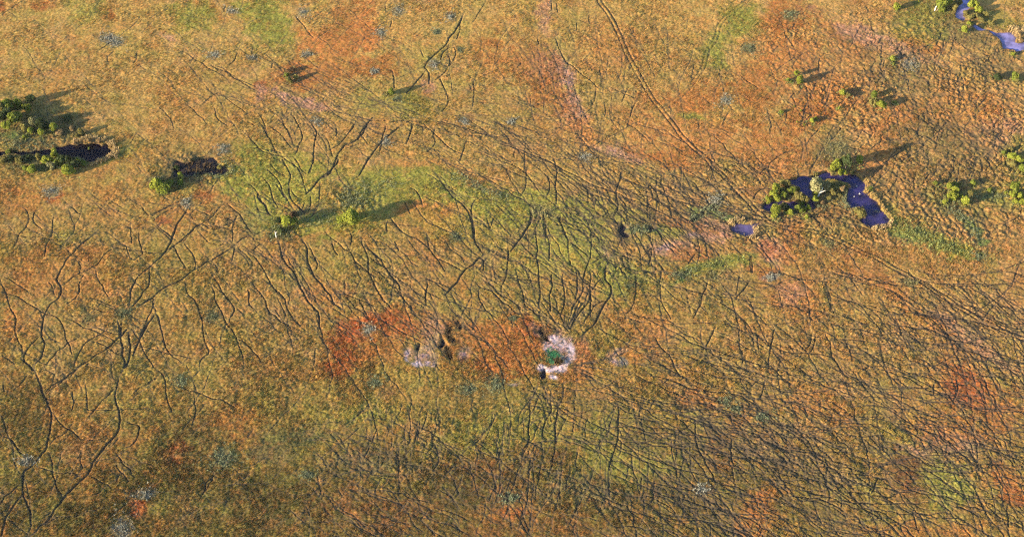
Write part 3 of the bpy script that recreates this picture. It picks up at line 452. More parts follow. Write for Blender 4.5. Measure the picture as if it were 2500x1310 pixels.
# paler north, darker south: light and lens falloff painted over drier and wetter grass
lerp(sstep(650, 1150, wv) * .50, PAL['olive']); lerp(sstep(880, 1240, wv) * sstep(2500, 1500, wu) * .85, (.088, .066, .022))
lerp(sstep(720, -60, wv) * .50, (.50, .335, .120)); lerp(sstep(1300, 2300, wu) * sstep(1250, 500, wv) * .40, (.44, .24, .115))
lerp(np.clip((fbm(X, Y, 5.5, 3, 301) - .52) * 4.5, 0, 1) * .32, PAL['rust']); lerp(np.clip((fbm(X, Y, 6.5, 3, 311) - .53) * 4.5, 0, 1) * .34, PAL['green']); lerp(np.clip((fbm(X, Y, 8, 3, 321) - .60) * 4.5, 0, 1) * .20, PAL['pink'])
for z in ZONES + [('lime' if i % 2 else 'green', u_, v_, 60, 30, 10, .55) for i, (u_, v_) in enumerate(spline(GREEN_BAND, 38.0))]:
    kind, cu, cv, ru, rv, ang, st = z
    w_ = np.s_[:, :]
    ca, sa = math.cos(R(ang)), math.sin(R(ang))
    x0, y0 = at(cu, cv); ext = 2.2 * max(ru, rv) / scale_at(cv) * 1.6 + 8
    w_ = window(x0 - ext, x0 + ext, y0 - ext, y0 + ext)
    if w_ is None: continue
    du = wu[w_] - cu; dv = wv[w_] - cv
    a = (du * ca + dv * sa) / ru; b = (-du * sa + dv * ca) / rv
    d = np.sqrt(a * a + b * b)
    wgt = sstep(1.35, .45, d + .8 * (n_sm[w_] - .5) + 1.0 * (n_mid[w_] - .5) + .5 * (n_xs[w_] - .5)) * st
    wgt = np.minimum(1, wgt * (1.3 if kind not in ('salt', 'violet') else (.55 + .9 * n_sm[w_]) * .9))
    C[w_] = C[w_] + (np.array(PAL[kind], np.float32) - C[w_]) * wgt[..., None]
for key, zx, zy, rx, ry, colr, label in SEDGE:      # wetter, darker ground under the sedge on old mounds
    (cu, cv), = fr(key, [(zx, zy)]); ru, rv = rx * FR[key][2], ry * FR[key][2]
    x0, y0 = at(cu, cv); ext = 2.5 * max(ru, rv) / scale_at(cv) + 3
    w_ = window(x0 - ext, x0 + ext, y0 - ext, y0 + ext)
    d = np.sqrt(((U[w_] + .35 * (wu[w_] - U[w_]) - cu) / ru) ** 2 + ((V[w_] + .35 * (wv[w_] - V[w_]) - cv) / rv) ** 2)
    wgt = sstep(1.3, .6, d + .5 * (n_sm[w_] - .5)) * .75
    C[w_] = C[w_] + (np.array((.190, .185, .135) if colr == 'grey' else (.110, .130, .075), np.float32) - C[w_]) * wgt[..., None]
HUM = np.zeros((NY, NX), np.float32)                # how strongly the sward breaks up into hummocks
for cu, cv, ru, rv, st in HUMMOCKS:
    d = np.sqrt(((wu - cu) / ru) ** 2 + ((wv - cv) / rv) ** 2)
    HUM = np.maximum(HUM, st * .85 * sstep(1.25, .6, d))
wa = 2.2 * (fbm(X, Y, 7, 3, 71) - .5); wb = 2.2 * (fbm(X, Y, 7, 3, 81) - .5)
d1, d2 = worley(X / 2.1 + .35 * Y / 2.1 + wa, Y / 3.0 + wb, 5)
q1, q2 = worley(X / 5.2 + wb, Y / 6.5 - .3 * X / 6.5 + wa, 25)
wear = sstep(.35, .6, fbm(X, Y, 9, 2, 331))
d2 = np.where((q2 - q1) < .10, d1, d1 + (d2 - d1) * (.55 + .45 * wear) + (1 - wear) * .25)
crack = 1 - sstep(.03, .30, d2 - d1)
e1, e2 = worley(X / 1.05 + .5 * n_sm, Y / 1.15, 15)
tuss = (1 - np.clip(e1 / .75, 0, 1))
# speckle of green, rust, pale and dead stems
sp = n_xs * .6 + n_v * .4
lerp(np.clip((fbm(X, Y, 1.7, 2, 91) - .5) * 3.0, 0, 1) * .32, PAL['orange'])
lerp(np.clip((fbm(X, Y, 1.5, 2, 95) - .52) * 3.2, 0, 1) * .38, (.170, .175, .050))
lerp(np.clip((n_h - .70) * 4, 0, 1) * .50, (.075, .070, .026)); lerp(np.clip((fbm(X, Y, .8, 2, 401) - .56) * 6, 0, 1) * .45, (.100, .092, .034))
lerp(np.clip((n_v - .86) * 6, 0, 1) * .35, PAL['gold'])
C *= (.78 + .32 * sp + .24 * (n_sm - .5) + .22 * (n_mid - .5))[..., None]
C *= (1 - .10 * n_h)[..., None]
yel = C[..., 2] < .52 * C[..., 0]
C[..., 2] = np.where(yel, C[..., 2] * .76, C[..., 2]); C[..., 1] *= .955; C[..., 0] *= 1.02
# the worn floors are bare peaty soil
gsoil = np.clip(G, 0, 1)
bare = (sstep(.06, .46, gsoil) * .92)
lerp(bare, (.050, .041, .030))
lerp(sstep(.30, .8, RUT) * .9, (.105, .058, .036))
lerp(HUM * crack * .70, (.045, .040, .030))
lerp(sstep(.7, -.2, POND) * .9, (.030, .025, .022))

# ---- heights: mean canopy is z = 0
Z = .5 * (fbm(X, Y, 60, 2, 201) - .5) + .30 * (n_mid - .5) + .34 * (n_sm - .5) + .20 * (n_xs - .5)
Z += .17 * tuss + .08 * (n_v - .5)
Z += HUM * .55 * sstep(.0, .55, d2 - d1) - HUM * .25
GRAIN = fbm(X, Y, 13, 3, 501); GRAIN = np.clip((GRAIN - .5) * 2.6 + .5, 0, 1)
turf = sstep(-.02, .06, C[..., 1] - C[..., 0] * .86)
GRAIN = GRAIN * (1 - .55 * turf)
Z *= .80 + .5 * GRAIN
Z *= 1.12 - .42 * sstep(1000, 0, wv)
lay = SMOOTHS
for cu, cv, ru, rv, st in lay:                      # bare pans are nearly smooth
    d = np.sqrt(((wu - cu) / ru) ** 2 + ((wv - cv) / rv) ** 2)
    Z = Z * (1 - st * sstep(1.2, .6, d))
Z -= .44 * sstep(.2, 1.0, G)
Z -= .34 * RUT
Z = np.where(POND < 1.6, Z * sstep(-.3, 1.6, POND) - 1.25 * sstep(1.0, -1.6, POND) - .35 * sstep(.25, -.15, POND), Z)
Z = np.where(INNER, Z, Z * .4)
GROUND_Z = Z

def height_at(x, y):
    r = int(np.clip(np.searchsorted(y_all, y), 0, NY - 1))
    c = int(np.clip(np.searchsorted(s_all, x / WY[r]), 0, NX - 1))
    return float(Z[r, c])
def field_at(F, x, y):
    r = np.clip(np.searchsorted(y_all, y), 0, NY - 1)
    c = np.clip(np.searchsorted(s_all, x / WY[r]), 0, NX - 1)
    return F[r, c]

# ------------------------------------------------------------------ materials
def nmat(name):
    m = bpy.data.materials.new(name); m.use_nodes = True
    nt = m.node_tree; b = nt.nodes['Principled BSDF']
    return m, nt, b
def ground_material(name, rough=.95):
    m, nt, b = nmat(name)
    at_ = nt.nodes.new('ShaderNodeAttribute'); at_.attribute_name = 'cover'
    tc = nt.nodes.new('ShaderNodeNewGeometry')
    nz = nt.nodes.new('ShaderNodeTexNoise'); nz.inputs['Scale'].default_value = 4.5; nz.inputs['Detail'].default_value = 4
    nt.links.new(tc.outputs['Position'], nz.inputs['Vector'])
    mr = nt.nodes.new('ShaderNodeMapRange')
    mr.inputs['From Min'].default_value = .3; mr.inputs['From Max'].default_value = .7
    mr.inputs['To Min'].default_value = .62; mr.inputs['To Max'].default_value = 1.38
    nt.links.new(nz.outputs['Fac'], mr.inputs['Value'])
    mx = nt.nodes.new('ShaderNodeMix'); mx.data_type = 'RGBA'; mx.blend_type = 'MULTIPLY'; mx.inputs['Factor'].default_value = 1
    nt.links.new(at_.outputs['Color'], mx.inputs['A']); nt.links.new(mr.outputs['Result'], mx.inputs['B'])
    nt.links.new(mx.outputs['Result'], b.inputs['Base Color'])
    b.inputs['Roughness'].default_value = rough; b.inputs['Specular IOR Level'].default_value = .08
    return m
M_GROUND = ground_material('sward_cover')
M_TRACK = ground_material('track_cover')
M_TRAIL = ground_material('trail_cover')
def leaf_material(name, col, var=.35, trans=.30):
    m = bpy.data.materials.new(name); m.use_nodes = True; nt = m.node_tree
    for n in list(nt.nodes):
        if n.type != 'OUTPUT_MATERIAL': nt.nodes.remove(n)
    out = [n for n in nt.nodes if n.type == 'OUTPUT_MATERIAL'][0]
    oi = nt.nodes.new('ShaderNodeObjectInfo'); ge = nt.nodes.new('ShaderNodeNewGeometry')
    nz = nt.nodes.new('ShaderNodeTexNoise'); nz.inputs['Scale'].default_value = .9; nz.inputs['Detail'].default_value = 3
    nt.links.new(ge.outputs['Position'], nz.inputs['Vector'])
    hs = nt.nodes.new('ShaderNodeHueSaturation'); hs.inputs['Color'].default_value = (*col, 1)
    ad = nt.nodes.new('ShaderNodeMath'); ad.operation = 'MULTIPLY_ADD'
    ad.inputs[1].default_value = .07; ad.inputs[2].default_value = .465
    nt.links.new(nz.outputs['Fac'], ad.inputs[0]); nt.links.new(ad.outputs[0], hs.inputs['Hue'])
    a2 = nt.nodes.new('ShaderNodeMath'); a2.operation = 'MULTIPLY_ADD'
    a2.inputs[1].default_value = var * 2; a2.inputs[2].default_value = 1 - var
    nt.links.new(ge.outputs['Random Per Island'], a2.inputs[0])
    a3 = nt.nodes.new('ShaderNodeMath'); a3.operation = 'MULTIPLY_ADD'
    a3.inputs[1].default_value = .30; a3.inputs[2].default_value = .85
    nt.links.new(oi.outputs['Random'], a3.inputs[0])
    a4 = nt.nodes.new('ShaderNodeMath'); a4.operation = 'MULTIPLY'
    nt.links.new(a2.outputs[0], a4.inputs[0]); nt.links.new(a3.outputs[0], a4.inputs[1])
    nt.links.new(a4.outputs[0], hs.inputs['Value'])
    df = nt.nodes.new('ShaderNodeBsdfDiffuse'); tr = nt.nodes.new('ShaderNodeBsdfTranslucent'); mx = nt.nodes.new('ShaderNodeMixShader')
    mx.inputs['Fac'].default_value = trans
    nt.links.new(hs.outputs['Color'], df.inputs['Color']); nt.links.new(hs.outputs['Color'], tr.inputs['Color'])
    nt.links.new(df.outputs[0], mx.inputs[1]); nt.links.new(tr.outputs[0], mx.inputs[2])
    nt.links.new(mx.outputs[0], out.inputs['Surface'])
    return m
LEAF = dict(bright=leaf_material('leaf_bright', (.200, .225, .034)), mid=leaf_material('leaf_mid', (.140, .170, .030)),
            dark=leaf_material('leaf_dark', (.048, .066, .026)), olive=leaf_material('leaf_olive', (.175, .158, .050)),
            pale=leaf_material('leaf_pale', (.215, .210, .100)), tan=leaf_material('leaf_tan', (.280, .195, .090)),
            brown=leaf_material('leaf_brown', (.095, .062, .034)))
BLADE = dict(tan=leaf_material('reed_tan', (.36, .265, .130), .4, .2), grey=leaf_material('sedge_grey', (.235, .235, .185), .6, .15), bluegreen=leaf_material('sedge_bluegreen', (.150, .170, .095), .5, .15),
             gold=leaf_material('reed_gold', (.430, .310, .115), .35, .2), green=leaf_material('reed_green', (.200, .220, .075), .5, .2),
             brown=leaf_material('sedge_brown', (.110, .078, .042), .55, .15), algae=leaf_material('swamp_green', (.055, .23, .10), .4, .2),
             mixed=leaf_material('sedge_olive', (.220, .195, .085), .6, .15))
def bark_material(name, col):
    m, nt, b = nmat(name)
    ge = nt.nodes.new('ShaderNodeNewGeometry'); nz = nt.nodes.new('ShaderNodeTexNoise'); nz.inputs['Scale'].default_value = 3.0
    cr = nt.nodes.new('ShaderNodeValToRGB')
    cr.color_ramp.elements[0].color = (*[c * .55 for c in col], 1); cr.color_ramp.elements[1].color = (*[min(1, c * 1.25) for c in col], 1)
    nt.links.new(ge.outputs['Position'], nz.inputs['Vector']); nt.links.new(nz.outputs['Fac'], cr.inputs['Fac'])
    nt.links.new(cr.outputs['Color'], b.inputs['Base Color']); b.inputs['Roughness'].default_value = .9
    return m
BLADE_WHITE = leaf_material('plant_white', (.80, .78, .72), .1, .1)
BARK = bark_material('bark', (.16, .12, .085)); BARK_PALE = bark_material('bark_pale', (.72, .66, .56))
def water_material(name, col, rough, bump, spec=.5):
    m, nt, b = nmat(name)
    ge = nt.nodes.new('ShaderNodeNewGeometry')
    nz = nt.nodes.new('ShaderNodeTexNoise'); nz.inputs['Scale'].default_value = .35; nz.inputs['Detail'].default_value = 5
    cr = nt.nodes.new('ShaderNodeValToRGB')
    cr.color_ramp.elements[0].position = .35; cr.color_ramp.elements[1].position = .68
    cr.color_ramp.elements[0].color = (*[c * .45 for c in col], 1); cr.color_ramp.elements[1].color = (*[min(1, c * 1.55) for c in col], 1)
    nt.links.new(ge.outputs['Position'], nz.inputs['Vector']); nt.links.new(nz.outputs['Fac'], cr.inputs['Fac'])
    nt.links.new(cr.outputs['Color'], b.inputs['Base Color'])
    n2 = nt.nodes.new('ShaderNodeTexNoise'); n2.inputs['Scale'].default_value = 2.2; n2.inputs['Detail'].default_value = 3
    bp = nt.nodes.new('ShaderNodeBump'); bp.inputs['Strength'].default_value = bump; bp.inputs['Distance'].default_value = .1
    nt.links.new(ge.outputs['Position'], n2.inputs['Vector']); nt.links.new(n2.outputs['Fac'], bp.inputs['Height'])
    nt.links.new(bp.outputs['Normal'], b.inputs['Normal'])
    b.inputs['Roughness'].default_value = rough; b.inputs['IOR'].default_value = 1.333; b.inputs['Specular IOR Level'].default_value = spec
    return m

# ------------------------------------------------------------------ build the ground sheet, split where the cover changes kind
def tagged(o, label=None, cat=None, group=None, kind=None):
    if label: o['label'] = label
    if cat: o['category'] = cat
    if group: o['group'] = group
    if kind: o['kind'] = kind
    return o
idx = np.arange(NX * NY).reshape(NY, NX)
quads = np.stack([idx[:-1, :-1], idx[:-1, 1:], idx[1:, 1:], idx[1:, :-1]], -1).reshape(-1, 4)
def fmax(F): return np.maximum(np.maximum(F[:-1, :-1], F[:-1, 1:]), np.maximum(F[1:, 1:], F[1:, :-1])).ravel()
face_trk = -fmax(-TRK) < 1.25
face_trl = (fmax(G) > .38) & ~face_trk
XYZ = np.stack([X.ravel(), Y.ravel(), Z.ravel()], -1).astype(np.float32)
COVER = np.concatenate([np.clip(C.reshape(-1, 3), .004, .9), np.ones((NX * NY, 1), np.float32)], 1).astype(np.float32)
def mesh_np(name, co, faces, mat, nper=4, cover=None, parent=None):
    me = bpy.data.meshes.new(name)
    me.vertices.add(len(co)); me.vertices.foreach_set('co', co.astype(np.float32).ravel())
    nf = len(faces)
    me.loops.add(nf * nper); me.loops.foreach_set('vertex_index', faces.astype(np.int32).ravel())
    me.polygons.add(nf); me.polygons.foreach_set('loop_start', np.arange(0, nf * nper, nper, dtype=np.int32))
    if cover is not None:
        a = me.attributes.new('cover', 'FLOAT_COLOR', 'POINT'); a.data.foreach_set('color', cover.ravel())
    me.update(calc_edges=True)
    me.materials.append(mat)
    o = bpy.data.objects.new(name, me); COL.objects.link(o)
    if parent: o.parent = parent
    return o
def sheet(name, mask, mat):
    q = quads[mask]
    used, inv = np.unique(q, return_inverse=True)
    return tagged(mesh_np(name, XYZ[used], inv.reshape(-1, 4), mat, 4, COVER[used]), kind='structure')
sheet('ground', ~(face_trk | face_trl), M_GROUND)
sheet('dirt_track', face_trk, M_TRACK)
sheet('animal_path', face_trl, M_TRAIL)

# ------------------------------------------------------------------ water
WM = dict(deep=water_material('water_deep', (.020, .016, .070), .14, .5, .5), black=water_material('water_black', (.004, .003, .008), .2, .4, .15),  # deep: blue of the reflected sky is put into the base colour
          pale=water_material('water_pale', (.150, .135, .290), .18, .3, .7), silty=water_material('water_silty', (.062, .050, .120), .2, .3, .6),  # pale: low-angle sky reflection painted into the base colour
          bog=water_material('water_bog', (.014, .010, .012), .3, .5, .3))
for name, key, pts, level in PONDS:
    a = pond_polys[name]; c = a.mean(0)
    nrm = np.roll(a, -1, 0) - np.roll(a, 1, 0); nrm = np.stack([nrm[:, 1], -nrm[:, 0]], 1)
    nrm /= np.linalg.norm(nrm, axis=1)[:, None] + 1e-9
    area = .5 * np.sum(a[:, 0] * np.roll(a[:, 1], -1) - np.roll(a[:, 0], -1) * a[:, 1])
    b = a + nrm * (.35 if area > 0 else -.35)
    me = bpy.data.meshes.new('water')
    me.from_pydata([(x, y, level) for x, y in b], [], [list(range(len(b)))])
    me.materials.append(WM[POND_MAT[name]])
    o = bpy.data.objects.new('water', me); COL.objects.link(o)
    tagged(o, kind='structure')
    if me.polygons[0].normal.z < 0: me.flip_normals()

# ------------------------------------------------------------------ tufts and reeds
def tuft_mesh(P, rad, hgt, blades=6, wid=.10, spread=.8):
    """P (n,3) bases; returns verts, tris of fanned blades"""
    n = len(P); k = blades
    ang = rng.random((n, k)) * 2 * np.pi
    lean = spread * (.25 + .75 * rng.random((n, k)))
    r = rad[:, None] if np.ndim(rad) else rad
    h = hgt[:, None] if np.ndim(hgt) else hgt
    h = h * (.6 + .6 * rng.random((n, k)))
    bx = P[:, 0:1] + np.cos(ang) * r * .25 * rng.random((n, k)); by = P[:, 1:2] + np.sin(ang) * r * .25 * rng.random((n, k))
    tx = bx + np.cos(ang) * r * lean; ty = by + np.sin(ang) * r * lean
    w = wid * (.7 + .6 * rng.random((n, k)))
    px, py = -np.sin(ang) * w, np.cos(ang) * w
    zb = np.repeat(P[:, 2:3], k, 1) - .05
    v = np.stack([np.stack([bx - px, by - py, zb], -1), np.stack([bx + px, by + py, zb], -1),
                  np.stack([tx + px * .5, ty + py * .5, zb + h], -1), np.stack([tx - px * .5, ty - py * .5, zb + h * .94], -1)], 2)
    co = v.reshape(-1, 3)
    return co, np.arange(len(co)).reshape(-1, 4)
def zs_at(x, y): return field_at(Z, x, y)

def tuft_object(name, P, rad, hgt, mat, blades=6, wid=.08, spread=.8):
    co, f = tuft_mesh(P, rad, hgt, blades, wid, spread)
    return mesh_np(name, co, f, mat, 4)
def scatter_ellipse(u, v, ru, rv, n, edge=.25, ang=0.0):
    a = rng.random(n) * 2 * np.pi; r = np.sqrt(rng.random(n)) * (1 + edge * (rng.random(n) - .5) * 2)
    r *= 1 + .25 * np.sin(2 * a + u) + .15 * np.sin(3 * a + v)
    du, dv = np.cos(a) * r * ru, np.sin(a) * r * rv
    ca, sa = math.cos(R(ang)), math.sin(R(ang))
    uu = u + du * ca - dv * sa; vv = v + du * sa + dv * ca
    x, y = at(uu, vv)
    return np.stack([x, y, zs_at(x, y)], 1)
for key, zx, zy, rx, ry, colr, label in SEDGE:
    (u, v), = fr(key, [(zx, zy)]); s = FR[key][2]; sc_ = scale_at(v)
    n = int(min(460, max(70, 3.4 * math.pi * rx * ry * s * s / sc_ ** 2)))
    P = scatter_ellipse(u, v, rx * s, ry * s, n, .9)
    P[:, 2] = np.maximum(P[:, 2], -.3)
    xc_, yc_ = at(u, v); P[:, 0] -= xc_; P[:, 1] -= yc_
    e = bpy.data.objects.new('sedge_patch', None); COL.objects.link(e); e.location = (xc_, yc_, 0); e.empty_display_size = .3
    o = tagged(tuft_object('tufts', P, .42 + .25 * rng.random(n), .28 + .35 * rng.random(n), BLADE[colr], 7, .05, 1.0), kind='stuff'); o.parent = e
    tagged(e, label, 'sedge patch', 'grey sedge patches on old mounds')
# reeds that fringe the water and fill the marsh: too many to count
def near_polyline(key, pts, n, wid):
    p = spline(fr(key, pts), 4.0); i = rng.integers(0, len(p) - 1, n); t = rng.random(n)[:, None]
    q = p[i] * (1 - t) + p[i + 1] * t
    x, y = at(q[:, 0], q[:, 1]); x = x + rng.normal(size=n) * wid; y = y + rng.normal(size=n) * wid
    return np.stack([x, y, zs_at(x, y)], 1)
def stuff(name, P, rad, hgt, mat, blades=6, wid=.07, spread=.7, dry=True):
    if dry:
        k = field_at(POND, P[:, 0], P[:, 1]) > -.5; P = P[k]
    n = len(P)
    o = tuft_object(name, P, rad * (.7 + .6 * rng.random(n)), hgt * (.6 + .7 * rng.random(n)), mat, blades, wid, spread)
    return tagged(o, kind='stuff')
stuff('reeds', np.vstack([near_polyline('P', [(1145,240),(1150,300),(1130,360),(1200,400),(1265,460),(1330,545),(1390,610),(1410,650)], 170, .35), near_polyline('P', [(1100,560),(1140,575),(1120,610)], 90, .9)]), .5, .8, BLADE['gold'], 8, .06, .8)
stuff('reeds', np.vstack([near_polyline('P', [(1390,690),(1290,730),(1200,735)], 120, .9), near_polyline('L', [(620,470),(700,458),(760,448),(860,462),(900,452)], 90, .5), near_polyline('R4', [(2330,290),(2420,300),(2466,340)], 120, 1.2), near_polyline('R3', [(1100,760),(1115,830),(1060,850)], 90, .7), near_polyline('R3', [(920,745),(1010,735)], 60, .7), near_polyline('L', [(940,480),(960,540),(970,600)], 70, .8), near_polyline('L', [(790,660),(890,620),(940,585)], 80, .5)]), .7, 1.15, BLADE['tan'] if 'tan' in BLADE else BLADE['gold'], 8, .08, .8)
G_ = [('L',[(60,520),(200,525),(330,520),(430,505)],260,1.3), ('L',[(480,600),(600,610),(700,630),(740,650)],200,.9), ('R1',[(1700,1010),(1800,980),(1960,945),(2120,960)],200,.9), ('P',[(940,380),(935,470),(980,540)],140,.9), ('P',[(560,520),(640,530),(700,520)],80,.8), ('R1',[(2050,800),(2130,880),(2200,930)],160,1.2), ('R3',[(720,650),(800,640),(880,710)],160,.9), ('R3',[(640,715),(720,690)],60,.7), ('R3',[(150,790),(230,800),(320,790)],150,.9), ('U5',[(560,560),(640,510),(760,500),(900,480)],260,1.6), ('U5',[(540,600),(640,590),(700,560)],260,1.8), ('U5',[(1180,440),(1300,490),(1400,550),(1491,580)],260,1.0), ('R2',[(480,600),(600,610),(720,600),(860,590)],240,1.5), ('R6',[(520,700),(550,800),(640,850),(700,970),(790,1040)],240,1.1), ('R6',[(680,650),(850,655),(1040,660)],180,.9), ('U3',[(500,430),(600,410),(720,360)],140,.9), ('R2',[(300,640),(330,720),(340,780)],140,1.5), ('L',[(20,500),(100,480),(180,460)],160,2.0)]
stuff('reeds', np.vstack([near_polyline(k, p, int(n * .55), w * 1.25) for k, p, n, w in G_]), .55, .75, BLADE['bluegreen'], 6, .05, .9)
stuff('reeds', np.vstack([scatter_ellipse(2230, 570, 90, 24, 330, .9, 22), scatter_ellipse(2310, 600, 100, 22, 300, .9, 20), scatter_ellipse(1745, 645, 90, 16, 120, .9, -14)]), .5, .6, BLADE['green'], 6, .07, .9)
stuff('reeds', np.vstack([scatter_ellipse(490, 408, 62, 20, 150, .3), scatter_ellipse(1105, 815, 22, 36, 300, .4), scatter_ellipse(1330, 812, 12, 14, 60, .4), scatter_ellipse(1100, 858, 14, 18, 80, .4)]) * np.array([1, 1, 0]) + np.array([0, 0, -.5]), .6, .75, BLADE['brown'], 7, .06, .9, dry=False)
stuff('swamp_plants', np.vstack([scatter_ellipse(1350, 866, 20, 13, 260, .5), scatter_ellipse(1340, 878, 10, 8, 80, .5)]), .4, .16, BLADE['algae'], 7, .07, 1.0)
stuff('reeds', scatter_ellipse(1362, 882, 11, 7, 90, .4), .5, .6, BLADE['brown'], 7, .07, .9)
stuff('water_weed', np.vstack([scatter_ellipse(2085, 470, 22, 24, 110, .4), scatter_ellipse(2130, 520, 26, 18, 90, .4), scatter_ellipse(1935, 440, 20, 8, 40, .4), scatter_ellipse(205, 375, 34, 10, 25, .4)]) * np.array([1, 1, 0]) + np.array([0, 0, -.62]), .28, .14, BLADE['brown'], 5, .05, 1.0, dry=False)
# sward: standing grass tussocks over the whole near plain, too many to count
NG = int(GRASS_N)
gv = rng.uniform(-70, 1380, NG); gu = rng.uniform(-190, 2690, NG)
gx, gy = at(gu, gv); gx = np.asarray(gx); gy = np.asarray(gy)
G2 = G.copy()
for _ in range(1): G2[:, 1:] = np.maximum(G2[:, 1:], G2[:, :-1]); G2[:, :-1] = np.maximum(G2[:, :-1], G2[:, 1:])
keep_ = (field_at(G, gx, gy) < .28) & (field_at(RUT, gx, gy) < .45) & (field_at(POND, gx, gy) > .4) & (field_at(HUM * crack, gx, gy) < .35)
_c = field_at(C, gx, gy)
keep_ &= ~((_c[:, 2] > .24) & (_c[:, 0] > .3))
gx, gy = gx[keep_], gy[keep_]; n = len(gx); gc = field_at(C, gx, gy)
gsz = (.72 + .45 * field_at(GRAIN, gx, gy)) * np.where(field_at(G2, gx, gy) > .2, .5, 1.0)
gz = zs_at(gx, gy) - .12
pick = rng.random(n); mixw = .12 + .38 * rng.random((n, 1))
hue = np.zeros((n, 3)); hue[:] = gc
for lo, hi, colr in ((0, .17, (.36, .135, .055)), (.17, .40, (.135, .150, .040)), (.40, .52, (.44, .29, .10)), (.52, .62, (.42, .23, .17)), (.62, .82, (.085, .075, .030))):
    k = (pick >= lo) & (pick < hi); hue[k] = colr
gc = gc * (1 - mixw) + hue * mixw * (.45 + .55 * np.clip(gc.sum(1, keepdims=True) / .5, .4, 1.3))
me = bpy.data.meshes.new('grass'); me.vertices.add(n)
me.vertices.foreach_set('co', np.stack([gx, gy, gz], 1).astype(np.float32).ravel())
a_ = me.attributes.new('cover', 'FLOAT_COLOR', 'POINT')
a_.data.foreach_set('color', np.concatenate([np.clip(gc * (1.0 + .3 * rng.random((n, 1))), .01, .9), np.ones((n, 1))], 1).astype(np.float32).ravel())
a_ = me.attributes.new('size', 'FLOAT', 'POINT'); a_.data.foreach_set('value', gsz.astype(np.float32))
grass = bpy.data.objects.new('grass', me); COL.objects.link(grass); tagged(grass, kind='stuff')
co, f = tuft_mesh(np.zeros((1, 3)), .30, .40, 9, .055, .95)
tm = bpy.data.meshes.new('grass_tussock')
tm.from_pydata([tuple(c) for c in co], [], [tuple(int(i) for i in q) for q in f])
def grass_material():
    m = bpy.data.materials.new('grass_blades'); m.use_nodes = True; nt = m.node_tree
    for nd in list(nt.nodes):
        if nd.type != 'OUTPUT_MATERIAL': nt.nodes.remove(nd)
    out = [nd for nd in nt.nodes if nd.type == 'OUTPUT_MATERIAL'][0]
    an = nt.nodes.new('ShaderNodeAttribute'); an.attribute_type = 'INSTANCER'; an.attribute_name = 'cover'
    ge = nt.nodes.new('ShaderNodeNewGeometry'); hs = nt.nodes.new('ShaderNodeHueSaturation')
    ma = nt.nodes.new('ShaderNodeMath'); ma.operation = 'MULTIPLY_ADD'; ma.inputs[1].default_value = .6; ma.inputs[2].default_value = .75
    nt.links.new(ge.outputs['Random Per Island'], ma.inputs[0]); nt.links.new(ma.outputs[0], hs.inputs['Value'])
    nt.links.new(an.outputs['Color'], hs.inputs['Color'])
    df = nt.nodes.new('ShaderNodeBsdfDiffuse'); tr = nt.nodes.new('ShaderNodeBsdfTranslucent'); mx = nt.nodes.new('ShaderNodeMixShader'); mx.inputs['Fac'].default_value = .3
    nt.links.new(hs.outputs['Color'], df.inputs['Color']); nt.links.new(hs.outputs['Color'], tr.inputs['Color'])
    nt.links.new(df.outputs[0], mx.inputs[1]); nt.links.new(tr.outputs[0], mx.inputs[2]); nt.links.new(mx.outputs[0], out.inputs['Surface'])
    return m
tm.materials.append(grass_material())
tuss_o = bpy.data.objects.new('grass_tussock', tm)       # source of the instances, not linked to the scene itself
ng = bpy.data.node_groups.new('tussocks', 'GeometryNodeTree')
ng.interface.new_socket('Geometry', in_out='INPUT', socket_type='NodeSocketGeometry'); ng.interface.new_socket('Geometry', in_out='OUTPUT', socket_type='NodeSocketGeometry')
gi = ng.nodes.new('NodeGroupInput'); go = ng.nodes.new('NodeGroupOutput'); ip = ng.nodes.new('GeometryNodeInstanceOnPoints'); oi = ng.nodes.new('GeometryNodeObjectInfo')
oi.inputs['Object'].default_value = tuss_o; oi.inputs['As Instance'].default_value = True
rv = ng.nodes.new('FunctionNodeRandomValue'); rv.data_type = 'FLOAT_VECTOR'; rv.inputs[0].default_value = (-.15, -.15, 0); rv.inputs[1].default_value = (.15, .15, 6.28)
rs = ng.nodes.new('FunctionNodeRandomValue'); rs.data_type = 'FLOAT_VECTOR'; rs.inputs[0].default_value = (.7, .7, .6); rs.inputs[1].default_value = (1.35, 1.35, 1.3); rs.inputs['Seed'].default_value = 5
ng.links.new(gi.outputs[0], ip.inputs['Points']); ng.links.new(oi.outputs['Geometry'], ip.inputs['Instance'])
na = ng.nodes.new('GeometryNodeInputNamedAttribute'); na.data_type = 'FLOAT'; na.inputs['Name'].default_value = 'size'
vm = ng.nodes.new('ShaderNodeVectorMath'); vm.operation = 'SCALE'; ng.links.new(rs.outputs[0], vm.inputs[0]); ng.links.new(na.outputs[0], vm.inputs['Scale'])
ng.links.new(rv.outputs[0], ip.inputs['Rotation']); ng.links.new(vm.outputs[0], ip.inputs['Scale']); ng.links.new(ip.outputs[0], go.inputs[0])
md = grass.modifiers.new('tussocks', 'NODES'); md.node_group = ng


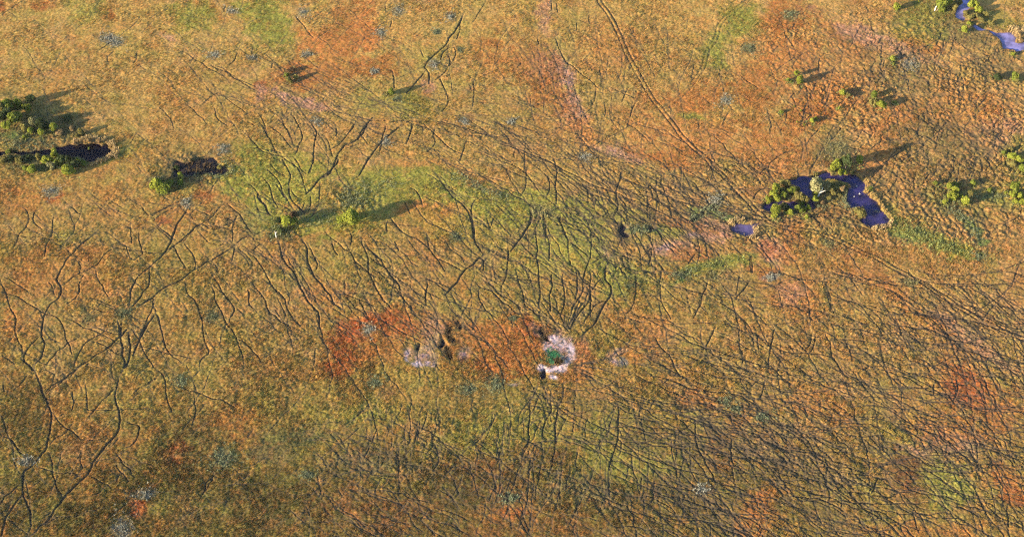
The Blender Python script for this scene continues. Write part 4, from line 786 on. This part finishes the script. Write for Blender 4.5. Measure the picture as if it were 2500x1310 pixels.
# ------------------------------------------------------------------ trees and bushes
def crown_mesh(name, seed, nl, nleaf, leaf, hr, base=.12, mat=None):
    """crown of radius 1 and height hr, as leaf sprays spread over irregular lobes"""
    r = np.random.default_rng(seed)
    lobes = []
    for i in range(nl):
        a = r.random() * 2 * np.pi; d = (.15 + .58 * r.random()) if i else 0
        rr = .28 + .26 * r.random()
        zc = hr * (base + rr * .5 + (1 - base - rr * .75) * (r.random() ** .8) * (1.12 - .6 * d))
        lobes.append((d * np.cos(a), d * np.sin(a), zc, rr, rr * (.7 + .4 * r.random()) * min(1.2, hr)))
    L = np.array(lobes); pr = L[:, 3] ** 2; pr /= pr.sum()
    k = r.choice(nl, nleaf, p=pr)
    dirv = r.normal(size=(nleaf, 3)); dirv[:, 2] = dirv[:, 2] * .9 + .25; dirv /= np.linalg.norm(dirv, axis=1)[:, None]
    rad = (.55 + .5 * r.random(nleaf) ** .6)
    c = np.stack([L[k, 0] + dirv[:, 0] * L[k, 3] * rad, L[k, 1] + dirv[:, 1] * L[k, 3] * rad, L[k, 2] + dirv[:, 2] * L[k, 4] * rad], 1)
    c[:, 2] = np.maximum(c[:, 2], hr * base * .5)
    nrm = dirv + r.normal(size=(nleaf, 3)) * .55; nrm /= np.linalg.norm(nrm, axis=1)[:, None]
    t = np.cross(nrm, r.normal(size=(nleaf, 3))); t /= np.linalg.norm(t, axis=1)[:, None]
    b = np.cross(nrm, t)
    s = leaf * (.6 + .8 * r.random(nleaf))[:, None]
    q = np.stack([c - t * s, c - b * s * .6 + nrm * s * .2, c + t * s, c + b * s * .6 - nrm * s * .15], 1)
    me = bpy.data.meshes.new(name)
    co = q.reshape(-1, 3); f = np.arange(len(co)).reshape(-1, 4)
    me.vertices.add(len(co)); me.vertices.foreach_set('co', co.astype(np.float32).ravel())
    me.loops.add(len(co)); me.loops.foreach_set('vertex_index', f.astype(np.int32).ravel())
    me.polygons.add(len(f)); me.polygons.foreach_set('loop_start', np.arange(0, len(co), 4, dtype=np.int32))
    me.update(calc_edges=True)
    if mat: me.materials.append(mat)
    return me
def tube(verts, faces, path, radii, n=7):
    base = len(verts); P = [np.array(p, float) for p in path]
    for i, p in enumerate(P):
        d = P[min(i + 1, len(P) - 1)] - P[max(i - 1, 0)]; d /= np.linalg.norm(d) + 1e-9
        u = np.cross(d, (.3, .9, .2)); u /= np.linalg.norm(u) + 1e-9; w = np.cross(d, u)
        for j in range(n):
            a = 2 * np.pi * j / n
            verts.append(tuple(p + radii[i] * (math.cos(a) * u + math.sin(a) * w)))
    for i in range(len(P) - 1):
        for j in range(n):
            faces.append((base + i * n + j, base + i * n + (j + 1) % n, base + (i + 1) * n + (j + 1) % n, base + (i + 1) * n + j))
    faces.append(tuple(base + (len(P) - 1) * n + j for j in range(n)))
def trunk_mesh(name, seed, hr, mat):
    r = random.Random(seed); v, f = [], []
    top = hr * .62
    pts = [(0, 0, -.15), (.02, .01, hr * .2), (r.uniform(-.06, .06), r.uniform(-.06, .06), hr * .42), (r.uniform(-.1, .1), r.uniform(-.1, .1), top)]
    tube(v, f, pts, [.085, .07, .055, .03])
    for i in range(5):
        a = i * 1.3 + r.uniform(-.3, .3); z = hr * r.uniform(.22, .5); L = r.uniform(.35, .6)
        tube(v, f, [(0, 0, z), (math.cos(a) * L * .5, math.sin(a) * L * .5, z + .18 * hr), (math.cos(a) * L, math.sin(a) * L, z + .34 * hr)], [.045, .032, .014], 5)
    me = bpy.data.meshes.new(name); me.from_pydata(v, [], f); me.update(); me.materials.append(mat)
    return me
NVAR = 5
TREE_HR, BUSH_HR = 2.1, 1.35
CROWNS = {}
for kind, mat in LEAF.items():
    for i in range(NVAR):
        CROWNS[('tree', kind, i)] = crown_mesh('crown', 100 + i, 14, 2400, .115, TREE_HR, .22, mat)
        CROWNS[('bush', kind, i)] = crown_mesh('crown', 200 + i, 10, 1500, .13, BUSH_HR, .05, mat)
        CROWNS[('tiny', kind, i)] = crown_mesh('bush', 300 + i, 5, 260, .24, BUSH_HR, .03, mat)
TRUNKS = {('tree', i): trunk_mesh('trunk', i, TREE_HR, BARK) for i in range(NVAR)}
TRUNKS.update({('bush', i): trunk_mesh('trunk', 20 + i, BUSH_HR, BARK) for i in range(NVAR)})
SPOTS = []
def plant(key, zx, zy, zr, kind, label, hm=None, group=None, cat=None):
    (u, v), = fr(key, [(zx, zy)]); s = FR[key][2]
    rad = zr * s / scale_at(v) * 1.08                # metres
    tall = hm is not None and hm > 1.9 * rad
    form = 'tree' if tall else ('bush' if rad > .95 else 'tiny')
    h = hm if hm else rad * 1.55
    x, y = at(u, v, h * .5)
    z = min(height_at(x, y), .1) - .05
    if field_at(POND, np.array(y * 0 + x), np.array(y)) < 0: z = -.6
    SPOTS.append((x, y, rad, kind))
    i = random.randrange(NVAR); hr = TREE_HR if form == 'tree' else BUSH_HR
    sx_, sz = rad, h / hr
    rot = random.uniform(0, 6.28)
    nm = 'tree' if form == 'tree' else 'bush'
    c_ = cat or nm
    if form == 'tiny':
        o = bpy.data.objects.new('bush', CROWNS[('tiny', kind, i)]); COL.objects.link(o)
        o.location = (x, y, z); o.rotation_euler = (0, 0, rot); o.scale = (sx_, sx_ * random.uniform(.85, 1.15), sz)
        return tagged(o, label, c_, group)
    e = bpy.data.objects.new(nm, None); COL.objects.link(e)
    e.location = (x, y, z); e.rotation_euler = (random.uniform(-.12, .12), random.uniform(-.12, .12), rot); e.scale = (sx_ * random.uniform(.8, 1.2), sx_ * random.uniform(.8, 1.2), sz * random.uniform(.88, 1.1))
    e.empty_display_size = .2
    for part, me in (('trunk', TRUNKS[(form, i)]), ('crown', CROWNS[(form, kind, i)])):
        o = bpy.data.objects.new(part, me); COL.objects.link(o); o.parent = e
    return tagged(e, label, c_, group)

GW = 'bushes of the thicket by the dark western pool'
def many(key, group, rows):
    for r in rows:
        zx, zy, zr, kind, label = r[:5]
        plant(key, zx, zy, zr, kind, label, (r[5] * (.85 if key == 'L' else 1)) if len(r) > 5 else None, group)
many('L', GW, [
 (265,110,40,'dark','dark olive tree at the northern tip of the pool thicket',4.6), (225,185,32,'bright','yellow-green bush under the dark tree at the thicket tip',3.2), (60,160,52,'mid','wide mottled tree near the top of the pool thicket',5.0), (140,150,46,'mid','dull green tree between the thicket tip and the wide mottled tree',4.6), (15,190,45,'olive','pale olive tree cut by the photo edge above the dark hollow',4.6),
 (120,262,58,'mid','largest round tree in the middle of the pool thicket',6.0), (55,240,50,'dark','darkest tree inside the pool thicket',6.0), (50,340,42,'bright','brightest round bush at the foot of the thicket by the photo edge',4.6), (8,275,34,'dark','shaded tree on the photo edge behind the brightest bush',5.2),
 (285,305,42,'pale','pale greyish tree on the eastern side of the thicket',4.6), (350,315,46,'dark','dark tree casting the long shadow over the thicket edge',5.6), (250,250,30,'olive','small olive bush between the largest and the greyish tree',2.6), (205,352,34,'olive','yellowish bush in front of the greyish tree',3.0), (258,372,32,'bright','bright bush at the front of the thicket beside a second bright one',3.0),
 (345,392,28,'bright','narrow yellow-green bush below the dark shadow-casting tree',3.0), (390,335,34,'dark','low dark bush squeezed between the thicket and the lone bright bush',3.2), (455,348,35,'bright','lone bright bush standing clear at the eastern end of the thicket',3.8), (205,428,20,'bright','tiny lime bush on the bank below the thicket',1.6), (680,392,38,'olive','pale yellowish bush alone on the bank above the dark pool',2.6), (560,272,40,'dark','low dark scrub in the shadow east of the thicket',1.5), (650,420,28,'olive','low straw-coloured bush just above the dark pool',1.4), (500,388,26,'tan','tan bush on the bank between the thicket and the dark pool',1.5), (600,350,26,'tan','small brownish bush beyond the lone bright bush',1.3)])
many('L', 'bushes along the southern bank of the dark western pool', [
 (60,545,30,'mid','green bush on the northern bank beside the narrow end of the pool',1.8), (20,622,34,'olive','olive bush on the photo edge south of the dark channel',2.4), (160,628,42,'olive','straw-tinted bush on the southern bank of the dark channel',2.6), (92,600,36,'dark','dark bush between two olive ones south of the dark channel',2.6), (230,610,36,'dark','dark low bush on the bank where the channel widens',2.2),
 (460,562,36,'bright','bright bush leaning over the channel mouth of the dark pool',3.2), (390,632,46,'bright','broad yellow-green bush in the middle of the southern bank',3.6), (430,668,32,'pale','pale greyish bush in front of the broad yellow-green one',2.6), (520,622,46,'dark','dark round tree at the pool mouth on the southern bank',4.2), (588,625,40,'dark','second dark tree beside the pool mouth, nearer the open water',4.2),
 (268,700,42,'bright','round bright bush at the south-western end of the bank thicket',3.4), (215,690,32,'mid','dull green bush beside the round bright one at the bank end',2.8), (575,708,55,'bright','largest bright bush at the south-eastern end of the bank thicket',4.2), (632,665,42,'dark','dark bush behind the largest bright one',3.6), (655,632,30,'mid','fresh green bush at the lip of the dark pool',2.2), (705,652,40,'mid','low blue-green bush on the tip of the bank',1.4), (320,590,30,'olive','olive bush hanging over the narrow channel',2.0), (485,640,34,'mid','mid-green bush between the broad yellow-green and the dark tree',2.8),
 (745,462,22,'tan','round tan bush on the northern lip of the dark pool',1.7), (625,478,20,'tan','small tan bush at the channel head of the dark pool',1.4), (830,460,26,'tan','longest tan bush on the northern lip of the dark pool',1.5), (790,462,22,'tan','middle tan bush on the northern lip of the dark pool',1.4), (745,516,14,'mid','little green tussock bush standing in the dark water',1.0), (905,470,18,'tan','small tan bush at the eastern corner of the dark pool',1.3)])
many('R1', 'bushes below the peaty bog', [
 (1475,1040,50,'bright','yellow-green half of the dense round bush below the bog',3.6), (1548,1068,52,'mid','dark-cored half of the dense round bush below the bog',3.4), (1510,1092,36,'bright','low bright bush at the foot of the dense round pair',2.2), (1500,1005,34,'pale','grey-green bush behind the dense round pair',2.4), (1585,1030,36,'mid','small green bush on the bank side of the dense pair',2.2), (1700,955,30,'bright','slim bright bush between the bog and the dense pair',3.2), (1690,1018,34,'mid','green bush directly below the slim bright one',2.0), (1785,808,26,'tan','straw bush on the upper rim of the peaty bog',1.6), (2065,870,26,'olive','olive bush at the eastern end of the peaty bog',1.4), (1660,870,26,'dark','dark scrub at the western end of the peaty bog',1.2)])
many('R2', 'trees in the green hollow at the centre', [
 (990,592,74,'bright','big round yellow-green tree casting a long shadow in the centre',6.2), (893,600,36,'bright','small bright bush touching the big round central tree',3.2), (395,622,58,'bright','golden-green tree beside the dead white snag',5.4), (458,612,26,'mid','small green bush against the golden-green tree by the snag',2.8), (330,700,42,'dark','dark low bush between the snag and the golden-green tree',1.8), (440,552,40,'brown','dead brown bush behind the golden-green tree',1.8), (300,610,34,'dark','dark scrub on the trampled hollow west of the golden-green tree',1.2)])
many('S2', None, [
 (328,752,28,'olive','yellowish bush at the foot of the rocky mound in rust grass',2.2), (392,728,26,'olive','second yellowish bush on the rocky mound, nearer the shadow',2.2), (355,662,40,'brown','grey-brown leafless bush crowning the rocky mound',1.6), (305,705,24,'mid','small green bush on the shoulder of the rocky mound',1.5), (1290,872,38,'mid','lone dark green bush in green grass beside straight path tracks',2.8), (1255,880,20,'olive','tiny olive bush against the lone dark green one',1.3)])
many('P', 'bushes around the horseshoe pond', [
 (225,325,40,'bright','bright bush at the top of the island between the pond arms',3.4), (200,402,44,'bright','broad lime bush on the waterline of the lower pond arm',3.2), (245,428,36,'bright','low lime bush overhanging the lower pond arm',2.2), (150,442,34,'bright','small lime bush nearest the vehicle track on the pond island',2.0), (290,352,34,'dark','dark bush at the heart of the pond island',3.0), (310,402,34,'mid','mid-green bush between the lime bush and the island heart',2.6), (388,362,36,'mid','fresh green bush at the middle of the pond island',3.0), (425,350,34,'olive','pale olive bush on the upper shore of the pond island',2.6), (480,420,50,'olive','wide olive bush near the tip of the pond island',3.0), (530,442,40,'olive','rounded olive bush at the very tip of the pond island',2.6), (350,290,42,'olive','olive bush on the pond bank above the island',2.2), (490,472,30,'mid','low green bush dipping into the lower pond arm',1.6), (430,400,32,'olive','dull olive bush just behind the wide island one',2.4), (300,270,32,'olive','low greyish bush at the western end of the upper arm',1.6),
 (722,316,60,'pale','grey-green spreading tree behind the white-trunked tree',4.0), (632,432,32,'bright','round lime bush at the foot of the white-trunked tree',3.0), (630,385,26,'bright','small lime bush against the white trunk',2.6),
 (800,300,32,'olive','olive bush on the peninsula next to the spreading grey-green tree',1.5), (862,292,30,'olive','olive bush midway along the peninsula shore',1.3), (930,296,28,'olive','olive bush near the outer corner of the peninsula',1.3), (968,304,20,'tan','tan bush on the outermost corner of the peninsula',1.5), (850,322,38,'olive','dull bush in the second row of the peninsula scrub',1.7), (780,338,40,'olive','dull bush under the spreading grey-green tree',1.9), (905,332,36,'tan','straw bush in the second row near the eastern pond arm',1.6), (820,385,34,'olive','bush in the third row of the peninsula scrub',1.5), (765,430,30,'olive','yellowish bush in the lower peninsula scrub',1.5), (700,470,30,'tan','tan bush in the scrub right below the white-trunked tree',1.4), (880,395,30,'olive','dull bush in the third row near the eastern arm',1.4),
 (235,562,56,'bright','largest lime bush on the southern bank by the vehicle track',4.0), (215,606,32,'bright','low lime bush nearest the ruts on the southern bank',2.0), (300,512,40,'olive','pale olive bush on the southern bank overhanging the water',2.4), (368,570,36,'bright','bright round bush in the middle of the southern bank',2.4), (330,530,30,'dark','dark bush between the pale olive and bright round ones',2.2), (450,540,38,'mid','mid-green bush on the southern bank below the island tip',2.4), (560,524,28,'bright','bright bush at the eastern end of the southern bank',2.0), (505,545,28,'mid','small green bush next to the eastern end of the southern bank',1.7), (540,622,24,'bright','isolated lime bush in open rust grass below the pond',1.5),
 (850,108,46,'bright','broad lime tree above the pond with scrub at its foot',4.6), (880,158,34,'bright','low lime bush on the upper pond bank',2.2), (945,82,46,'dark','tall dark tree whose long shadow lies above the pond',7.4), (905,58,36,'mid','mid-green tree behind the tall dark one',5.0), (860,60,32,'olive','olive bush at the back of the group above the pond',2.8), (1082,50,36,'bright','bright tree standing inside the long tree shadow',5.2), (930,165,30,'bright','small lime bush beside the upper water edge',1.6), (1000,168,26,'olive','olive bush at the top of the eastern pond arm',1.5), (800,150,30,'olive','pale olive bush at the western foot of the broad lime tree',1.8), (640,178,24,'olive','small olive bush on the upper bank beside the blue arm',1.3),
 (1100,580,46,'olive','golden olive bush on the spit inside the eastern pond arm',1.9), (1050,560,34,'olive','dull bush at the root of the spit',1.5), (1195,330,24,'mid','green bush behind the golden reeds of the eastern bank',1.5)])
many('R6', 'bushes along the eastern edge', [
 (1062,300,34,'bright','bright yellow bush at the top of the eastern edge group',3.6), (1125,335,34,'bright','yellow bush nearest the photo edge in the upper eastern group',3.4), (1065,365,30,'olive','olive bush under the bright yellow one at the eastern edge',2.4), (1150,402,40,'mid','dark-sided bush at the bottom of the upper eastern group',3.2), (985,262,26,'mid','small green bush at the start of the upper eastern group',1.8), (1050,230,26,'olive','faint olive bush behind the bright yellow one',1.8),
 (500,560,32,'bright','lime bush at the back of the cluster by the green ditch',2.8), (552,545,28,'mid','green bush at the back of the cluster beside the shadow patch',2.4), (555,592,32,'bright','round lime bush in the middle of the ditch cluster',2.8), (540,650,38,'bright','broad yellow bush at the head of the green ditch',2.6), (498,650,28,'bright','small yellow bush left of the ditch head',1.8), (470,700,26,'bright','low yellow bush at the lower end of the ditch cluster',1.6), (645,686,42,'bright','brightest round bush on the far lip of the green ditch',3.2), (682,625,26,'olive','yellowish bush above the brightest ditch bush',1.6), (605,650,26,'bright','small lime bush bridging the ditch head',1.4), (715,530,28,'mid','pale green bush beyond the shadow patch by the ditch',1.8), (860,597,22,'bright','tiny lime bush alone north of the dark channel',1.2), (380,535,24,'mid','dull green bush west of the ditch cluster',1.4), (1000,625,18,'bright','tiny yellow bush just before the lower eastern trees',1.0),
 (1090,580,48,'mid','round green tree topping the lower eastern edge group',5.0), (1060,640,32,'bright','yellow bush at the foot of the round green edge tree',2.2), (1130,632,36,'bright','yellow bush at the photo edge below the round green tree',2.4), (1090,702,26,'bright','small lime bush south of the dark channel at the edge',1.7), (1148,706,32,'bright','bright yellow bush cut by the photo edge south of the channel',2.4)])
many('R4', 'bushes along the river at the north-east corner', [
 (1282,60,34,'bright','single lime bush with a short shadow far from the river',3.0), (1665,45,60,'mid','tall green tree with a pale trunk beside the river',6.5), (1740,20,48,'mid','dark green tree behind the pale-trunked one by the river',5.5), (1690,85,34,'mid','low green bush under the pale-trunked river tree',2.4), (1810,70,36,'olive','golden olive bush on the western river bank',2.6), (1850,20,34,'olive','olive bush beside the river at the top edge',2.6), (1992,42,42,'bright','bright bush on the eastern river bank at the top',3.0), (2050,98,40,'bright','yellow-green bush on the eastern bank below the top bright one',2.6), (1922,112,36,'olive','olive bush in the inside bend of the river',2.0), (1965,165,34,'olive','low olive bush where the river narrows',1.6), (2105,130,34,'olive','dull bush set back from the eastern bank',1.8), (2020,150,34,'olive','dull bush between the narrows and the eastern bank bushes',1.7), (2080,190,34,'olive','olive bush above the shaded river bank',1.6), (2160,215,34,'olive','low olive bush midway along the shaded river bank',1.5), (1905,280,36,'bright','lime bush south of the river narrows',2.6), (1950,215,22,'bright','small yellow bush at the water gap in the river',1.3), (2420,332,40,'tan','broad tan bush on the wide river reach',2.2), (2442,372,30,'tan','low tan bush at the water below the broad tan one',1.4),
 (2385,722,34,'mid','green bush alone in hummocks near the eastern edge',2.8), (2220,722,40,'dark','dark scrubby bush west of the lone green one in hummocks',2.0), (2395,760,22,'olive','small olive bush at the foot of the lone green one',1.3), (2360,505,24,'bright','pale lime bush south of the wide river reach',1.5)])
many('R4', 'small bushes scattered over the north-eastern grass', [
 (1230,550,26,'bright','single yellow bush beside a pale grey sedge patch',2.0), (1240,602,14,'bright','tiny yellow bush below the single yellow one',1.0), (330,690,28,'bright','upper bush of the lime pair casting a long shadow',2.8), (356,752,40,'bright','lower, larger bush of the lime pair casting a long shadow',3.2), (245,755,20,'mid','small fresh green bush west of the lime pair',1.3), (275,768,14,'mid','tiny green bush between the fresh green one and the lime pair',.9), (762,862,32,'bright','lime bush at the top of the pair with a grey shadow',2.4), (815,896,26,'olive','olive bush at the bottom of the pair with a grey shadow',2.2), (726,1020,18,'bright','small bright bush beside dark red grass',1.2), (1055,890,30,'mid','dark-sided green bush at the top of the cluster of three',2.6), (1050,960,34,'olive','olive bush in the middle of the cluster of three',2.4), (1125,985,38,'bright','bright tall bush at the foot of the cluster of three',3.4), (1250,965,18,'mid','tiny green bush inside the long shadow of the cluster',1.2),
 (470,1136,26,'bright','round lime bush of the touching pair in orange grass',1.9), (506,1115,18,'bright','smaller lime bush of the touching pair in orange grass',1.4), (400,1173,13,'bright','tiny lime bush just below the touching pair',.8), (330,1146,11,'bright','tiny lime bush west of the touching pair',.7), (180,1056,18,'mid','small green bush at the western end of the scattered bushes',1.1), (365,1040,11,'bright','tiny lime bush above the touching pair',.7), (305,996,10,'bright','tiniest lime speck of a bush in rust grass',.6), (1475,12,10,'bright','tiny yellow bush at the top edge of the photo',.8)])
# low growth that ties the bushes to the bank: too much to count
for kind_set, mt in ((('bright', 'mid', 'dark'), BLADE['green']), (('olive', 'pale', 'tan', 'brown'), BLADE['mixed'])):
    S_ = np.array([(x, y, r_) for x, y, r_, k in SPOTS if k in kind_set and r_ > .6]); m_ = 26
    a = rng.random((len(S_), m_)) * 2 * np.pi; q = (.5 + 1.3 * rng.random((len(S_), m_)) ** .8) * S_[:, 2:3]
    px_, py_ = (S_[:, 0:1] + np.cos(a) * q).ravel(), (S_[:, 1:2] + np.sin(a) * q).ravel()
    stuff('undergrowth', np.stack([px_, py_, zs_at(px_, py_)], 1)[field_at(POND, px_, py_) > .2], .45, .42, mt, 7, .07, .95)
# the pale tree by the pond: white trunk leaning out of the crown
def limb_object(name, paths, mat, parent=None):
    v, f = [], []
    for p, r_ in paths: tube(v, f, p, r_)
    me = bpy.data.meshes.new(name); me.from_pydata(v, [], f); me.update(); me.materials.append(mat)
    o = bpy.data.objects.new(name, me); COL.objects.link(o)
    if parent: o.parent = parent
    return o
(u, v), = fr('P', [(655, 405)]); x0, y0 = at(u, v, .3)
t = bpy.data.objects.new('tree', None); COL.objects.link(t); t.location = (x0, y0, min(height_at(x0, y0), 0) - .1)
tagged(t, 'big pale grey-green tree with a forked white trunk beside the pond', 'tree', 'bushes around the horseshoe pond')
limb_object('trunk', [([(0, 0, 0), (.35, .1, 1.3), (.9, .5, 2.6), (1.4, 1.0, 3.4)], [.34, .30, .26, .18]), ([(.5, .2, 1.6), (1.5, .1, 2.4), (2.3, .2, 2.7)], [.2, .15, .07]), ([(.9, .5, 2.6), (.2, 1.3, 3.8), (-.5, 2.0, 4.6)], [.2, .14, .07])], BARK_PALE, t)
cr = bpy.data.objects.new('crown', crown_mesh('crown', 900, 14, 2300, .12, 1.15, .25, LEAF['pale'])); COL.objects.link(cr); cr.parent = t
(uc, vc), = fr('P', [(640, 302)]); xc, yc = at(uc, vc, 4.2)
cr.location = (xc - x0, yc - y0 + .6, 1.5); cr.scale = (2.9, 2.9, 4.2)
(u, v), = fr('R2', [(288, 770)]); x0, y0 = at(u, v)
t = bpy.data.objects.new('dead_snag', None); COL.objects.link(t); t.location = (x0, y0, min(height_at(x0, y0), 0) - .1)
tagged(t, 'bare white dead tree snag at the western end of the green hollow', 'dead tree')
limb_object('trunk', [([(0, 0, 0), (-.05, .05, 1.0), (-.12, .2, 2.2), (-.2, .3, 3.2)], [.17, .15, .11, .05])], BARK_PALE, t)
limb_object('branch', [([(-.1, .15, 1.9), (.25, .2, 2.5), (.4, .2, 3.0)], [.11, .08, .03])], BARK_PALE, t)
# pale trunk under the river tree
(u, v), = fr('R4', [(1626, 100)]); x0, y0 = at(u, v)
t = bpy.data.objects.new('dead_snag', None); COL.objects.link(t); t.location = (x0, y0, min(height_at(x0, y0), 0) - .1)
tagged(t, 'pale bare stem leaning beside the tall green river tree', 'dead tree')
limb_object('trunk', [([(0, 0, 0), (.1, .1, 1.2), (.35, .2, 2.4), (.6, .3, 3.2)], [.24, .2, .14, .07])], BARK_PALE, t)
# pale plant clumps standing in the blue pond
for zx, zy, r_, lab in ((1048,310,.22,'white tuft near the top of the eastern pond arm'), (1078,388,.25,'white tuft nearest the golden reeds in the blue water'), (1020,416,.18,'faint white tuft in the middle of the eastern pond arm'), (1250,568,.75,'pale straw tuft standing in the wide blue end of the pond')):
    (u, v), = fr('P', [(zx, zy)]); x, y = at(u, v, -.5); n = 14
    P = np.stack([x + rng.normal(size=n) * r_ * .5, y + rng.normal(size=n) * r_ * .5, np.full(n, -.6)], 1)
    o = tuft_object('water_plant', P, .5 * r_ + .08, .2 + .3 * r_, BLADE['pale' if 'pale' in BLADE else 'grey'] if r_ > .5 else BLADE_WHITE, 7, .06, .8)
    tagged(o, lab, 'water plant', 'pale tufts in the horseshoe pond')
# ------------------------------------------------------------------ morning haze over the plain
hz = bpy.data.materials.new('haze'); hz.use_nodes = True; nt = hz.node_tree
for nd in list(nt.nodes):
    if nd.type != 'OUTPUT_MATERIAL': nt.nodes.remove(nd)
pv = nt.nodes.new('ShaderNodeVolumePrincipled'); pv.inputs['Color'].default_value = (.95, .95, 1.0, 1); pv.inputs['Density'].default_value = HAZE_D; pv.inputs['Anisotropy'].default_value = 0.0
nt.links.new(pv.outputs[0], [nd for nd in nt.nodes if nd.type == 'OUTPUT_MATERIAL'][0].inputs['Volume'])
ext = max(float(np.abs(X).max()), float(y_all[-1]), -float(y_all[0])) + 5
me = bpy.data.meshes.new('haze'); zl, zh = float(Z.min()) - 1.0, CAM_H + 4
vv = [(x, y, z) for z in (zl, zh) for y in (float(y_all[0]) - 5, float(y_all[-1]) + 5) for x in (-ext, ext)]
me.from_pydata(vv, [], [(0, 2, 3, 1), (4, 5, 7, 6), (0, 1, 5, 4), (2, 6, 7, 3), (0, 4, 6, 2), (1, 3, 7, 5)]); me.update(); me.materials.append(hz)
tagged(link_haze := bpy.data.objects.new('haze', me), kind='stuff'); COL.objects.link(link_haze)
